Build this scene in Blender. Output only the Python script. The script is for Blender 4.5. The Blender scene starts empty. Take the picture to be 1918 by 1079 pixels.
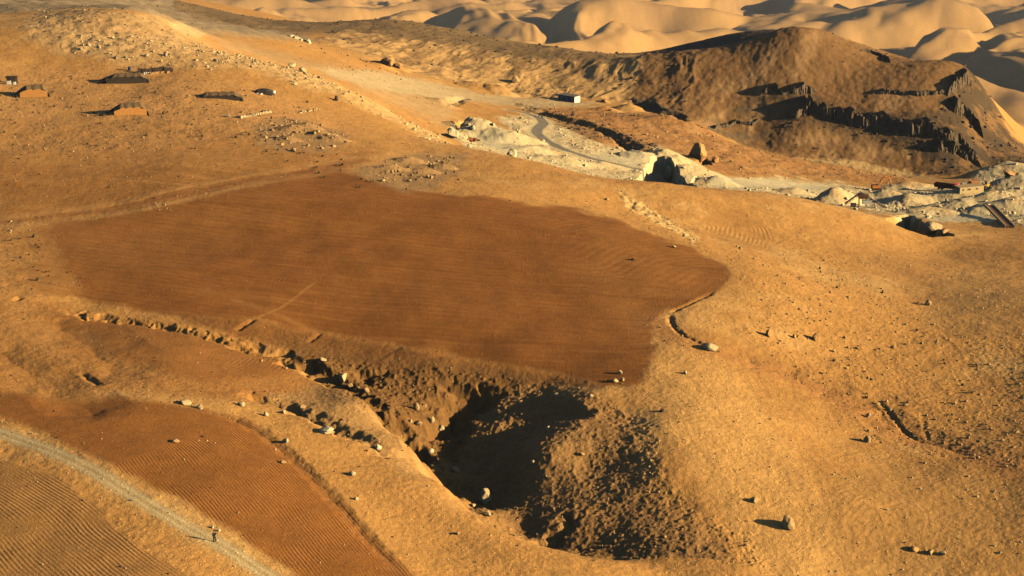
import bpy, bmesh, math, random
import numpy as np
from mathutils import Vector, Matrix, noise as mnoise

# ------------------------------------------------------------------ camera, world, sun
sc = bpy.context.scene
COL = sc.collection
F = 3850.0                      # focal length in photo pixels (1918 wide)
CAMZ = 130.0
PITCH = math.radians(17.0)
cam = bpy.data.cameras.new("camera")
cam.sensor_width = 36.0
cam.lens = 36.0 * F / 1918.0
cam.clip_start = 1.0
cam.clip_end = 60000.0
camo = bpy.data.objects.new("camera", cam)
COL.objects.link(camo)
camo.location = (0, 0, CAMZ)
camo.rotation_euler = (math.pi / 2 - PITCH, 0, 0)
sc.camera = camo

SUN_EL = math.radians(14.0)
SUN_AZ = math.radians(100.0)    # clockwise from +Y (view direction): from the right, a little behind
world = bpy.data.worlds.new("World")
sc.world = world
world.use_nodes = True
wn = world.node_tree
sky = wn.nodes.new("ShaderNodeTexSky")
sky.sky_type = 'NISHITA'
sky.sun_disc = False
sky.sun_elevation = SUN_EL
sky.sun_rotation = SUN_AZ
sky.air_density = 0.5
sky.dust_density = 0.2
wn.nodes["Background"].inputs[1].default_value = 0.05
wn.links.new(sky.outputs[0], wn.nodes["Background"].inputs[0])
sl = bpy.data.lights.new("sun", 'SUN')
sl.energy = 5.0
sl.angle = math.radians(0.5)
sl.color = (1.0, 0.77, 0.46)
so = bpy.data.objects.new("sun", sl)
COL.objects.link(so)
tosun = Vector((math.sin(SUN_AZ) * math.cos(SUN_EL), math.cos(SUN_AZ) * math.cos(SUN_EL), math.sin(SUN_EL)))
so.rotation_euler = tosun.to_track_quat('Z', 'Y').to_euler()
sc.view_settings.view_transform = 'Standard'
sc.view_settings.look = 'None'
sc.view_settings.gamma = 1.0
sc.view_settings.exposure = 1.06
sc.cycles.max_bounces = 4
sc.cycles.diffuse_bounces = 0

# ------------------------------------------------------------------ small maths
SP, CP = math.sin(PITCH), math.cos(PITCH)

def ray(u, v):
    a = (u - 959.0) / F
    b = (539.5 - v) / F
    d = np.array([a, CP + b * SP, -SP + b * CP])
    return d / np.linalg.norm(d)

def pix(x, y, z):
    zc = z - CAMZ
    dep = y * CP - zc * SP
    up = y * SP + zc * CP
    return 959.0 + F * x / dep, 539.5 - F * up / dep

# --- noise (numpy gradient noise)
_rng = np.random.RandomState(7)
_perm = _rng.permutation(4096).astype(np.int64)
_gang = _rng.rand(4096) * 2 * np.pi
_gx, _gy = np.cos(_gang).astype(np.float32), np.sin(_gang).astype(np.float32)

def gnoise(x, y, seed=0):
    x = np.asarray(x, dtype=np.float64); y = np.asarray(y, dtype=np.float64)
    xi = np.floor(x).astype(np.int64); yi = np.floor(y).astype(np.int64)
    fx = (x - xi).astype(np.float32); fy = (y - yi).astype(np.float32)
    def g(ix, iy, dx, dy):
        h = _perm[(_perm[(ix + seed * 131) & 4095] + iy) & 4095]
        return _gx[h] * dx + _gy[h] * dy
    w = lambda t: t * t * t * (t * (t * 6 - 15) + 10)
    ux, uy = w(fx), w(fy)
    a = g(xi, yi, fx, fy); b = g(xi + 1, yi, fx - 1, fy)
    c = g(xi, yi + 1, fx, fy - 1); d = g(xi + 1, yi + 1, fx - 1, fy - 1)
    return ((a + (b - a) * ux) * (1 - uy) + (c + (d - c) * ux) * uy) * 1.5

def fbm(x, y, oct=4, seed=0, gain=0.5, lac=2.03):
    s = 0; a = 1.0
    for k in range(oct):
        s = s + a * gnoise(x, y, seed + k)
        x = x * lac + 17.3; y = y * lac - 9.1; a *= gain
    return s

def ridged(x, y, oct=4, seed=0, gain=0.5, lac=2.03):
    s = 0; a = 1.0
    for k in range(oct):
        n = 1 - np.abs(gnoise(x, y, seed + k)) * 1.6
        s = s + a * n
        x = x * lac + 17.3; y = y * lac - 9.1; a *= gain
    return s

def sstep(a, b, t):
    t = np.clip((t - a) / (b - a), 0, 1)
    return t * t * (3 - 2 * t)

# ------------------------------------------------------------------ terrain: control points of the land as surveyed from the viewpoint
CP_PTS = []
def H(*pts):                     # (u, v, altitude)
    for u, v, h in pts:
        d = ray(u, v); t = (h - CAMZ) / d[2]
        CP_PTS.append(d * t + np.array([0, 0, CAMZ]))
def Dd(*pts):                    # (u, v, distance)
    for u, v, D in pts:
        CP_PTS.append(ray(u, v) * D + np.array([0, 0, CAMZ]))

#@@CONTROL
# near slope, below and inside the frame
H((-300,1300,1),(0,1300,1),(500,1300,-2),(960,1300,-9),(1280,1300,-15),(1600,1300,-20),(1918,1300,-24),(2200,1300,-26))
H((0,1700,0),(960,1700,-10),(1918,1700,-25))
H((-500,1000,4),(-500,700,6),(-500,450,8),(-400,250,14),(-400,120,16))
H((0,1079,2),(250,1079,1.5),(500,1079,-1),(700,1079,-4),(960,1079,-8))
H((0,950,3),(200,950,2.5),(400,950,1),(600,950,-2),(750,950,-4.5),(860,1000,-6.5))
H((0,810,4),(200,830,3.4),(400,830,1.6),(550,830,-0.8),(680,860,-3.2))
H((0,700,4.5),(200,700,3.4),(400,730,1.2),(560,760,-1.6),(700,800,-3.6),(720,770,-4.4))
H((0,620,4.6),(200,630,2.8),(350,650,1.2),(480,690,-1.2),(600,740,-3.0))
# crest of the near slope along the gully
H((150,566,2.2),(300,604,1.0),(450,634,-1),(560,675,-2.4),(640,728,-3.2),(720,785,-4.4),(780,835,-5.3),(850,910,-6.2),(900,968,-7),(970,1006,-8),(1050,1033,-9),(1160,1052,-10.3))
# gully floor just behind it, and the far side
Dd((560,668,412),(640,722,402),(760,815,388),(850,895,378),(900,958,367),(970,1000,356),(1050,1026,351),(1160,1046,346))
H((600,635,-2.6),(700,660,-3.7),(820,690,-5.2),(850,655,-4.2),(940,705,-6))
Dd((1000,747,401),(900,790,395),(850,860,386),(882,925,373),(870,740,404),(800,740,404),(740,740,403),(790,800,392))
H((1110,738,-5),(1080,780,-5.6),(1020,850,-7.8),(985,905,-11.2),(935,955,-12.8))
H((1150,850,-8.2),(1100,870,-9.2),(1100,950,-11.2),(1050,980,-12),(1200,1000,-11.4),(1150,780,-6.4))
H((1250,800,-5.6),(1250,880,-7.4),(1260,950,-9.9),(1300,1010,-11.2),(1330,1075,-11.6),(1280,1100,-12.0),(1400,1100,-12.4))
H((1180,720,-4.8),(1240,650,-4.4),(1300,750,-5.6),(1350,850,-7.6),(1400,950,-10),(1440,1079,-13.2))
# right-hand slopes
Dd((1480,1079,343),(1650,1079,350),(1900,1079,356),(1600,950,367),(1900,950,378),(1700,850,397),(1900,850,400),(1700,750,425),(1900,750,430),
   (1900,650,462),(1700,650,455),(1550,650,445),(1700,560,495),(1900,560,500),(1750,470,570),(1918,470,575),(1500,550,470),(1400,520,470),(1350,480,486),
   (1450,470,520),(1400,430,540),(1300,450,501),(1200,400,530),(1500,750,412),(1550,850,389),(2300,1000,370),(2300,700,440),(2300,500,580))
H((1350,640,-5.6),(1450,690,-8.6),(1400,600,-5.6))
# main ploughed bench
H((0,420,5),(0,480,4.6),(100,540,3.4),(300,450,3.4),(300,550,2.0),(480,600,0),(600,500,1),(600,600,-1.6),(800,655,-3.8),(800,560,-1.2),(900,450,0.6),
  (1000,600,-3),(1000,690,-5.2),(1100,700,-5.2),(1200,640,-4.4),(1200,560,-3.2),(1340,520,-3.6),(1150,420,-1.6),(650,340,5),(900,370,2.4),(400,350,6.6),(1050,500,-1.4))
H((0,350,7),(200,300,8),(235,210,8),(400,180,8),(30,178,9),(220,150,9),(300,95,11),(120,100,12),(500,180,5.5),(550,250,5.5),(770,315,2.2),(650,210,0.5),(750,260,-0.8),(950,340,0.6),(400,260,7.2),(0,250,9))
# skyline of the bench
SIL = [(0,48,700),(80,30,725),(160,18,740),(240,24,738),(300,34,728),(340,66,705),(400,96,690),(480,112,690),(570,135,685),(640,165,680),(720,202,665),(800,246,640),
       (850,272,620),(930,286,605),(1030,310,580),(1130,334,562),(1230,343,566),(1330,352,575),(1480,368,585),(1590,391,590)]
Dd(*SIL)
Dd(*[(u, v + 9, D * 1.045) for u, v, D in SIL[4:]])
Dd((80,24,800),(200,12,800),(280,18,800))
Dd(*[(u, v + 11, D * 1.12) for u, v, D in SIL[5:-1]])
Dd((1660,410,610),(1720,420,640),(1800,425,660),(1918,440,640),(2300,430,640))
# quarry valley
Dd((850,258,800),(1000,288,790),(1130,322,780),(1330,338,790),(1480,358,800),(1600,383,770),(1700,398,730),(1820,405,700),
   (900,228,860),(1010,238,870),(1100,280,825),(1250,300,840),(1400,330,850),(1550,360,850),(1700,372,840),(1850,372,830),(1918,385,780),(2300,380,780))
Dd((1065,190,1000),(900,186,960),(800,166,930),(700,146,890),(600,126,850),(560,76,930),(480,92,860),(420,75,850))
# red spur in front of the mountain
Dd((1200,215,965),(1250,240,930),(1270,219,950),(1400,279,925),(1400,300,892),(1530,303,938),(1530,325,900),(1700,333,940),(1850,327,965),(1918,318,975))
Dd((1300,232,972),(1420,288,955),(1540,306,960))
# bowl and brown ridge
Dd((1180,184,1018),(1000,172,1022),(900,142,1036),(800,112,1050),(700,82,1062),(600,62,1090),(400,46,1050),(200,6,950),(100,-2,900),(0,-5,880),(450,52,1080))
RIDGE = [(330,0,1230),(450,28,1200),(620,42,1170),(720,36,1160),(850,55,1150),(1000,83,1112),(1100,97,1086),(1210,104,1054),(1300,95,1056),(1400,77,1060),(1450,64,1062),(1490,50,1064),
         (1560,70,1070),(1640,100,1075),(1720,115,1075),(1800,120,1070),(1832,150,1064),(1845,200,1058),(1872,250,1050),(1918,290,1040),(2100,330,1030)]
Dd(*RIDGE)
Dd((0,-60,1200),(-400,-100,1200),(-400,-20,900))
Dd((1235,95,1125),(1300,79,1128),(1400,61,1112),(1300,100,1088),(1400,82,1084),(1220,112,1085))
# mountain
Dd((1400,270,990),(1530,293,985),(1700,323,982),(1850,318,1000),(1918,302,1012),(1500,250,996),(1500,200,1012),(1650,225,1010),(1780,255,1005),(1550,160,1034),(1700,170,1034),(1400,170,1024),(1400,110,1046),
   (1300,150,1030),(1300,205,1004),(1600,110,1056),(1800,180,1040),(1840,260,1028))
Dd(*[(u, v + 14, D * 1.07) for u, v, D in RIDGE[:-1] if not 1200 < u < 1480])
Dd((1235,112,1200),(1300,96,1200),(1400,80,1180))
Dd(*[(u, v + 60, D * 1.35) for u, v, D in RIDGE[::3]])
Dd(*[(u, 420, 2000) for u in (-400, 0, 400, 800, 1200, 1600, 1918, 2300)])
# far hills
for u in (-400, 0, 400, 800, 1200, 1600, 1918, 2300):
    Dd((u,-300,12500),(u,-100,9000),(u,0,6500),(u,50,5200),(u,100,4200),(u,200,3300),(u,300,2700))
#@@END

P = np.array(CP_PTS)
def to_xs(p):
    x, y = p[..., 0], p[..., 1]
    r = np.hypot(x, y)
    return F * np.arctan2(x, y), 1000 * np.log(r)
PX, PS = to_xs(P)
PR = np.hypot(P[:, 0], P[:, 1])
PZ = P[:, 2]

LAM = 0.0012
def tps_kernel(d2):
    return d2 * np.log(d2 + 1e-9) * 0.5
nP = len(P)
SC = 100.0                       # log-polar metric, conformal with the ground plan
XK = 1000.0 / F
ax, as_ = PX * XK / SC, PS / SC
K = tps_kernel((ax[:, None] - ax[None]) ** 2 + (as_[:, None] - as_[None]) ** 2)
K[np.diag_indices(nP)] += LAM * (PR / 500.0) ** 2
Q = np.c_[np.ones(nP), ax, as_]
A = np.block([[K, Q], [Q.T, np.zeros((3, 3))]])
sol = np.linalg.solve(A, np.r_[PZ, 0, 0, 0])
wT, cT = sol[:nP], sol[nP:]

XC = np.arange(-1750, 1751, 12.0)
SMIN, SMAX = 1000 * math.log(215), 1000 * math.log(12000)
SCs = np.arange(SMIN - 12, SMAX + 18, 6.0)
EC = np.empty((len(SCs), len(XC)))
for i, s in enumerate(SCs):
    d2 = (XC[:, None] * XK / SC - ax[None]) ** 2 + (s / SC - as_[None]) ** 2
    EC[i] = tps_kernel(d2) @ wT + cT[0] + cT[1] * XC * XK / SC + cT[2] * s / SC
    EC[i] = F * (EC[i] - CAMZ) / math.exp(s / 1000)

def cubic_w(grid, t):
    st = grid[1] - grid[0]
    f = (t - grid[0]) / st
    i = np.clip(np.floor(f).astype(int), 1, len(grid) - 3)
    f = f - i
    W = np.zeros((len(t), len(grid)))
    idx = np.arange(len(t))
    W[idx, i - 1] = -0.5 * f + f * f - 0.5 * f ** 3
    W[idx, i] = 1 - 2.5 * f * f + 1.5 * f ** 3
    W[idx, i + 1] = 0.5 * f + 2 * f * f - 1.5 * f ** 3
    W[idx, i + 2] = -0.5 * f * f + 0.5 * f ** 3
    return W

RES = 1.0                        # 1.0 = about one vertex per rendered pixel
STEPX = 1.85 / RES
inner = np.arange(-1010, 1010.1, STEPX)
outer = []
x = 1010.0; stp = STEPX
while x < 1700:
    stp = min(stp * 1.12, 40); x += stp; outer.append(x)
outer = np.array(outer)
GX = np.r_[-outer[::-1], inner, outer]
# row spacing from how fast the picture row changes with distance
vs = SCs
ecmid = EC[:, (XC > -960) & (XC < 960)]
dv = np.abs(np.diff(ecmid, axis=0)) / 6.0
dens = np.percentile(dv, 85, axis=1) / (1.2 / RES)
smid = (vs[:-1] + vs[1:]) / 2
rr = np.exp(smid / 1000)
floor = np.where(rr < 290, 0.15, np.where(rr < 700, 0.75, np.where(rr < 1130, 1.1, np.where(rr < 2500, 0.12, np.where(rr < 7500, 0.28, 0.06)))))
dens = np.clip(np.maximum(dens, floor * RES), 0, 1.4 * RES)
dens = np.convolve(dens, np.ones(9) / 9, 'same')
cum = np.r_[0, np.cumsum(dens) * 6.0]
nrow = int(cum[-1])
GS = np.interp(np.linspace(cum[2], cum[-3], nrow), cum, vs)
GS = GS[(GS > SMIN) & (GS < SMAX)]
nX, nS = len(GX), len(GS)
print("terrain grid", nX, nS, nX * nS, "points", nP)
E = cubic_w(SCs, GS) @ EC @ cubic_w(XC, GX).T
R = np.exp(GS / 1000)[:, None] * np.ones((1, nX))
AZ = (GX / F)[None, :] * np.ones((nS, 1))
WX, WY = R * np.sin(AZ), R * np.cos(AZ)
Z = CAMZ + R * E / F

def height(x, y):
    x = np.asarray(x, float); y = np.asarray(y, float)
    X_, S_ = F * np.arctan2(x, y), 1000 * np.log(np.hypot(x, y))
    j = np.clip(np.searchsorted(GX, X_) - 1, 0, nX - 2)
    i = np.clip(np.searchsorted(GS, S_) - 1, 0, nS - 2)
    fx = (X_ - GX[j]) / (GX[j + 1] - GX[j]); fs = (S_ - GS[i]) / (GS[i + 1] - GS[i])
    fx = np.clip(fx, 0, 1); fs = np.clip(fs, 0, 1)
    return (Z[i, j] * (1 - fx) + Z[i, j + 1] * fx) * (1 - fs) + (Z[i + 1, j] * (1 - fx) + Z[i + 1, j + 1] * fx) * fs

def land(u, v, dmin=250, dmax=1250, which=0):
    """point of the land seen in direction (u, v) between two distances"""
    d = ray(u, v)
    D = np.arange(dmin, dmax, 0.25)
    x, y, z = d[0] * D, d[1] * D, CAMZ + d[2] * D
    below = z < height(x, y)
    k = np.flatnonzero(below[1:] & ~below[:-1])
    if len(k) == 0:
        k = int(np.argmin(np.abs(z - height(x, y))))
    else:
        k = int(k[min(which, len(k) - 1)]) + 1
    return np.array([x[k], y[k], float(height(x[k], y[k]))])

# ------------------------------------------------------------------ masks: where each soil lies (traced outlines, laid on the land within a distance range)
DS = np.sqrt(R ** 2 + (Z - CAMZ) ** 2)      # distance from the viewpoint
U, V = pix(WX, WY, Z)
wobU = 5 * fbm(WX / 9, WY / 9, 3, 50); wobV = 3.5 * fbm(WX / 9, WY / 9, 3, 60)

def poly_sd(px, py, poly):
    poly = np.asarray(poly, float)
    d = np.full(px.shape, 1e18); ins = np.zeros(px.shape, bool)
    n = len(poly)
    for i in range(n):
        ax_, ay_ = poly[i]; bx_, by_ = poly[(i + 1) % n]
        ex, ey = bx_ - ax_, by_ - ay_
        wx, wy = px - ax_, py - ay_
        t = np.clip((wx * ex + wy * ey) / (ex * ex + ey * ey + 1e-12), 0, 1)
        d = np.minimum(d, (wx - ex * t) ** 2 + (wy - ey * t) ** 2)
        c = ((ay_ <= py) & (by_ > py)) | ((by_ <= py) & (ay_ > py))
        xi = ax_ + (py - ay_) / (ey if ey != 0 else 1e-12) * ex
        ins ^= c & (px < xi)
    d = np.sqrt(d)
    return np.where(ins, d, -d)

def line_d(px, py, line):
    """distance to a polyline and the parameter along it"""
    line = np.asarray(line, float)
    best = np.full(px.shape, 1e18); along = np.zeros(px.shape); side = np.zeros(px.shape)
    acc = 0.0
    for i in range(len(line) - 1):
        ax_, ay_ = line[i]; bx_, by_ = line[i + 1]
        ex, ey = bx_ - ax_, by_ - ay_
        L = math.hypot(ex, ey)
        wx, wy = px - ax_, py - ay_
        t = np.clip((wx * ex + wy * ey) / (L * L + 1e-12), 0, 1)
        d = (wx - ex * t) ** 2 + (wy - ey * t) ** 2
        m = d < best
        best = np.where(m, d, best); along = np.where(m, acc + t * L, along)
        side = np.where(m, np.sign(ex * wy - ey * wx), side)
        acc += L
    return np.sqrt(best), along, side

def area(poly, dmin, dmax, soft=5.0, wob=1.0, out=None):
    poly = np.asarray(poly, float)
    res = np.zeros(U.shape, np.float32)
    m = (DS > dmin) & (DS < dmax) & (U > poly[:, 0].min() - 3 * soft - 12) & (U < poly[:, 0].max() + 3 * soft + 12) & (V > poly[:, 1].min() - 3 * soft - 12) & (V < poly[:, 1].max() + 3 * soft + 12)
    if not m.any():
        return res
    sd = poly_sd(U[m] + wob * wobU[m], V[m] + wob * wobV[m], poly)
    res[m] = sstep(-soft, soft, sd)
    return res

def ground_line(pts, dmin=250, dmax=1250):
    """image trace -> plan coordinates on the land"""
    return np.array([land(u, v, dmin, dmax)[:2] for u, v in pts])

def near_line(line, reach):
    line = np.asarray(line)
    m = (WX > line[:, 0].min() - reach) & (WX < line[:, 0].max() + reach) & (WY > line[:, 1].min() - reach) & (WY < line[:, 1].max() + reach)
    return m

def line_near(line, reach, px=None, py=None):
    """line_d over the whole land, computed only within reach of the line"""
    px = WX if px is None else px; py = WY if py is None else py
    m = near_line(line, reach)
    d = np.full(WX.shape, 1e6); al = np.zeros(WX.shape); sd = np.ones(WX.shape)
    d[m], al[m], sd[m] = line_d(px[m], py[m], line)
    return d, al, sd

def dense(line, step):
    line = np.asarray(line, float)
    seg = np.hypot(*np.diff(line, axis=0).T); c = np.r_[0, np.cumsum(seg)]
    t = np.linspace(0, c[-1], max(3, int(c[-1] / step)))
    # smooth with Catmull-like resampling
    x = np.interp(t, c, line[:, 0]); y = np.interp(t, c, line[:, 1])
    k = np.hanning(9); k /= k.sum()
    xs = np.convolve(np.pad(x, 4, 'edge'), k, 'valid'); ys = np.convolve(np.pad(y, 4, 'edge'), k, 'valid')
    return np.c_[xs, ys]

NEAR, BENCH, VALL, MTN = (240, 480), (300, 720), (600, 1010), (860, 1260)
bench = (R < 760)

main_field = np.maximum(area([(140,552),(240,578),(350,598),(480,598),(600,624),(800,654),(950,684),(1060,700),(1130,722),(1197,716),(1224,650),(1216,602),(1260,580),(1338,546),(1368,516),(1348,490),(1290,464),(1200,432),(1150,412),(1060,388),(900,370),(780,356),(690,338),(640,312),(560,322),(330,386),(60,422),(0,440),(-10,490),(40,530),(90,548)], 380, 620, 6, 1.8) * sstep(-30, 150, U + .25 * (V - 480) + 8 * wobU), 0)
upper_field = area([(-40,300),(180,290),(430,262),(640,285),(715,285),(640,308),(560,318),(330,378),(0,412),(-40,414)], 420, 640, 10, 2)
terrace = area([(300,588),(380,596),(480,598),(600,624),(800,654),(950,684),(1060,700),(1130,724),(1010,724),(850,706),(700,700),(600,678),(500,648),(400,620)], 380, 470, 9, 1.5)
strip_field = area([(-30,725),(200,742),(360,762),(470,792),(545,850),(625,930),(700,1010),(800,1100),(585,1100),(450,1000),(350,938),(200,868),(100,820),(-30,770)], 240, 400, 8, 1.6)
corner_field = area([(-60,835),(110,900),(190,955),(230,1000),(290,1045),(390,1100),(-60,1160)], 240, 380, 4)
swale_field = area([(110,590),(250,606),(340,625),(480,660),(556,690),(520,708),(400,716),(330,700),(210,660),(120,620)], 300, 440, 10)
hook_field = area([(1330,392),(1390,395),(1440,425),(1450,450),(1440,470),(1390,470),(1350,450),(1320,430)], 440, 600, 4)
right_hook = area([(1800,460),(1880,440),(1935,440),(1935,480),(1880,490),(1790,490),(1770,475)], 420, 640, 6)
swirl_a = area([(1560,900),(1650,860),(1800,880),(1935,920),(1935,1100),(1560,1100),(1540,1000)], 250, 430, 20)
swirl_b = area([(1750,520),(1935,500),(1935,600),(1850,640),(1720,600)], 380, 600, 12)
shade_slope = area([(560,655),(620,668),(700,684),(850,690),(1010,716),(1120,738),(1225,800),(1245,880),(1300,950),(1400,1000),(1460,1100),(1250,1120),(1050,1050),(960,1010),(890,965),(850,900),(790,840),(690,770),(620,715)], 343, 430, 12)
spur_slope = area([(480,745),(600,720),(700,760),(770,830),(840,900),(760,890),(640,815),(560,775)], 340, 430, 8)
stony_ridge = area([(120,55),(330,66),(400,98),(560,128),(650,165),(600,175),(470,130),(350,130),(230,125),(140,95)], 560, 780, 8)
bright_lip = area([(1160,355),(1195,375),(1310,446),(1300,456),(1230,420),(1170,385)], 440, 600, 5)
pale_right = area([(1230,640),(1310,640),(1400,720),(1500,860),(1570,1000),(1600,1100),(1440,1100),(1300,880),(1210,760)], 330, 450, 25)
swale_line = ground_line([(1216,600),(1262,628),(1330,652),(1400,676),(1480,700),(1560,740),(1640,775),(1700,812),(1780,840),(1918,885)], 330, 480)
tent_ground = area([(-40,130),(250,130),(420,160),(560,190),(640,240),(420,270),(-40,310)], 480, 680, 20)

quarry = area([(840,238),(900,226),(950,245),(1000,262),(1050,285),(1120,300),(1200,312),(1237,278),(1300,312),(1370,335),(1440,330),(1560,342),(1640,352),(1760,352),(1850,328),(1940,312),(1940,425),(1880,415),(1800,415),(1740,412),(1680,404),(1600,390),(1480,372),(1330,356),(1200,345),(1000,310),(930,290),(870,275)], 590, 980, 4, 1.5)
quarry = np.maximum(quarry, area([(930,222),(1000,214),(1040,232),(1130,272),(1230,290),(1200,320),(1060,300),(1000,275)], 780, 960, 4, 1.5))
benchtrack = area([(590,128),(700,132),(800,150),(900,176),(960,182),(1060,186),(1130,196),(1000,204),(900,192),(800,182),(700,165),(640,150)], 760, 1012, 4)
white_cut = area([(310,40),(345,42),(392,66),(370,70),(330,58)], 700, 1100, 3)
mountain_m = ((R > 1245) | False).astype(np.float32) * 0
mountain_m = area([(1180,190),(1210,98),(1300,80),(1400,60),(1490,44),(1560,62),(1640,92),(1720,106),(1800,110),(1845,130),(1860,200),(1890,250),(1940,290),(1940,318),(1850,322),(1700,332),(1530,304),(1400,276),(1270,215)], 965, 1150, 4)
bowl_m = area([(640,30),(720,28),(850,48),(1000,76),(1100,90),(1215,98),(1330,90),(1280,215),(1190,196),(1100,186),(1000,186),(900,165),(790,140),(700,110),(600,75)], 1000, 1200, 8)
brown_ridge = area([(320,-10),(450,20),(620,36),(720,28),(850,46),(1000,74),(1100,90),(1215,98),(1190,120),(1000,112),(880,90),(760,75),(680,62),(560,60),(420,45),(330,20)], 920, 1260, 6, 1.5)
grey_slope = area([(-60,-60),(330,-10),(430,30),(560,62),(600,78),(480,70),(380,62),(300,30),(160,16),(-60,40)], 780, 1260, 8)
red_spur = area([(960,195),(1060,200),(1150,192),(1270,215),(1400,276),(1530,302),(1700,333),(1700,346),(1560,338),(1440,326),(1370,330),(1300,308),(1237,276),(1130,268),(1040,228)], 840, 975, 4)
far_m = (R > 1500).astype(np.float32)

# road courses
road_line = dense(ground_line([(-60,795),(0,812),(80,838),(180,885),(270,940),(350,985),(430,1030),(510,1082),(600,1140)], 250, 420), 1.0)
d_, al_, sd_ = line_near(road_line, 8)
d_ = d_ + 0.25 * gnoise(WX / 1.5, WY / 1.5, 71)
near_road = (sstep(2.3, 1.3, d_) * (R < 480)).astype(np.float32)
road_ruts = (np.exp(-((d_ - 0.75) / 0.3) ** 2) * (R < 480)).astype(np.float32)
road_verge = (sstep(5.0, 1.6, d_) * (R < 480)).astype(np.float32)
asph_line = dense(ground_line([(955,206),(985,212),(1008,220),(1019,230),(1008,240),(1004,248),(1020,262),(1060,281),(1110,297),(1180,316),(1260,326)], 760, 980), 1.5)
d2_, al2_, _ = line_near(asph_line, 10)
asphalt = (sstep(2.6, 2.0, d2_) * (R > 740) * (R < 1000)).astype(np.float32)
asph_verge = (sstep(6.5, 3.0, d2_) * (R > 740) * (R < 1000)).astype(np.float32)

# ------------------------------------------------------------------ carve gullies, banks, mounds, cliffs
def carve(pts, depth, half, dmin, dmax, rag=0.35, seed=0, profile='v', taper=True):
    line = dense(ground_line(pts, dmin, dmax) if len(pts[0]) == 2 else np.array([(ray(u, v) * D)[:2] for u, v, D in pts]), 0.8)
    m = near_line(line, half * 2.2) & (DS > dmin - 40) & (DS < dmax + 40)
    px, py = WX[m], WY[m]
    px = px + rag * half * fbm(px / (half * 1.2), py / (half * 1.2), 3, 80 + seed)
    py = py + rag * half * fbm(px / (half * 1.2), py / (half * 1.2), 3, 90 + seed)
    d, al, sd = line_d(px, py, line)
    L = al.max() + 1e-6
    tp = np.clip(np.minimum(al / (0.12 * L), (L - al) / (0.12 * L)), 0, 1) if taper else 1
    if profile == 'v':
        prof = np.clip(1 - d / half, 0, 1) ** 1.1
    else:
        prof = sstep(half, half * 0.55, d)
    Z[m] -= depth * prof * tp
    return line

carve([(690,760,391),(720,785,386.5),(780,835,376.5),(850,910,361.5),(900,968,351.5),(970,1006,346),(1050,1033,342)], 2.4, 5.0, 330, 430, 0.25, 40)
carve([(895,715),(860,760),(835,800),(805,830)], 3.0, 6.5, 360, 430, 0.4, 41)
carve([(1085,752),(1010,790),(965,830)], 2.2, 9.0, 350, 420, 0.3, 42)
carve([(700,690),(690,705),(670,720)], 1.8, 4.0, 370, 430, 0.5, 43)
carve([(112,550,431),(160,562,427),(240,582,424),(300,598,421),(360,612,418.5),(450,634,414),(500,648,412.5)], 1.5, 2.7, 380, 440, 0.5, 50)
gully_line = carve([(420,626,415.5),(450,634,414),(520,656,411.5),(580,684,407),(640,722,399.5),(700,768,392),(760,815,384),(850,890,373.5),(880,930,367)], 2.6, 4.2, 340, 440, 0.45, 1)
carve([(440,622),(460,608),(480,598)], 0.5, 0.9, 400, 450, 0.2, 2)
carve([(575,643),(605,622)], 0.3, 0.8, 380, 450, 0.2, 3)
carve([(700,680),(755,648)], 0.12, 0.6, 380, 450, 0.2, 4)
carve([(440,735),(520,752),(580,776),(640,806),(668,826)], 1.6, 3.0, 340, 420, 0.4, 5)
carve([(640,806),(720,850),(800,890)], 0.7, 2.6, 340, 420, 0.4, 6)
carve([(1255,588),(1256,606),(1275,626),(1330,652),(1345,665)], 0.5, 1.1, 380, 450, 0.3, 7)
carve([(1340,545),(1300,568),(1250,590)], 0.4, 0.8, 400, 460, 0.2, 17)
carve([(1640,745),(1665,765),(1680,785),(1700,806),(1718,820)], .38, .9, 380, 450, 0.4, 8)
carve([(1725,768),(1732,800),(1740,826)], .12, .8, 380, 450, 0.5, 9)
carve([(1330,652),(1480,700),(1640,762),(1700,812),(1850,860)], 0.9, 7.0, 340, 460, 0.3, 10)
carve([(1000,1000,352.5),(1020,1020,350),(1060,975,356),(1085,960,359)], 1.3, 2.6, 340, 380, 0.4, 11)
carve([(100,590),(170,640),(215,690),(250,715)], 1.0, 11.0, 320, 430, 0.2, 13)
carve([(-20,640),(60,690),(130,740),(200,790)], 0.8, 8.0, 320, 430, 0.2, 14)
carve([(150,695),(165,708),(188,722)], 0.45, 1.2, 330, 420, 0.2, 15)
carve([(20,566),(45,556)], 0.4, 1.0, 380, 450, 0.2, 16)
carve([(0,418),(250,386),(560,324),(690,300)], 0.12, 4.0, 440, 620, 0.2, 18, 'u')
# dark furrow bank at the right edge of the strip field
carve([(360,765),(440,784),(490,810),(550,860),(625,935),(690,1010),(760,1085)], 0.45, 2.0, 280, 400, 0.3, 19)

def mound(u, v, dmin, dmax, rx, ry, h, rot=0.0, shape=1.0, cut=None):
    p = land(u, v, dmin, dmax)
    c, s = math.cos(rot), math.sin(rot)
    m = (np.abs(WX - p[0]) < 2.5 * max(rx, ry)) & (np.abs(WY - p[1]) < 2.5 * max(rx, ry))
    dx, dy = WX[m] - p[0], WY[m] - p[1]
    a, b = (c * dx + s * dy) / rx, (-s * dx + c * dy) / ry
    q = np.sqrt(a * a + b * b) + 0.07 * fbm(dx / (rx * .5), dy / (rx * .5), 3, 100 + int(u))
    Z[m] += h * np.clip(1 - q, 0, 1) ** shape

def pit(poly, dmin, dmax, depth, soft=1.6, wob=.6):
    global Z
    Z -= depth * area(poly, dmin, dmax, soft, wob)

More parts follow.
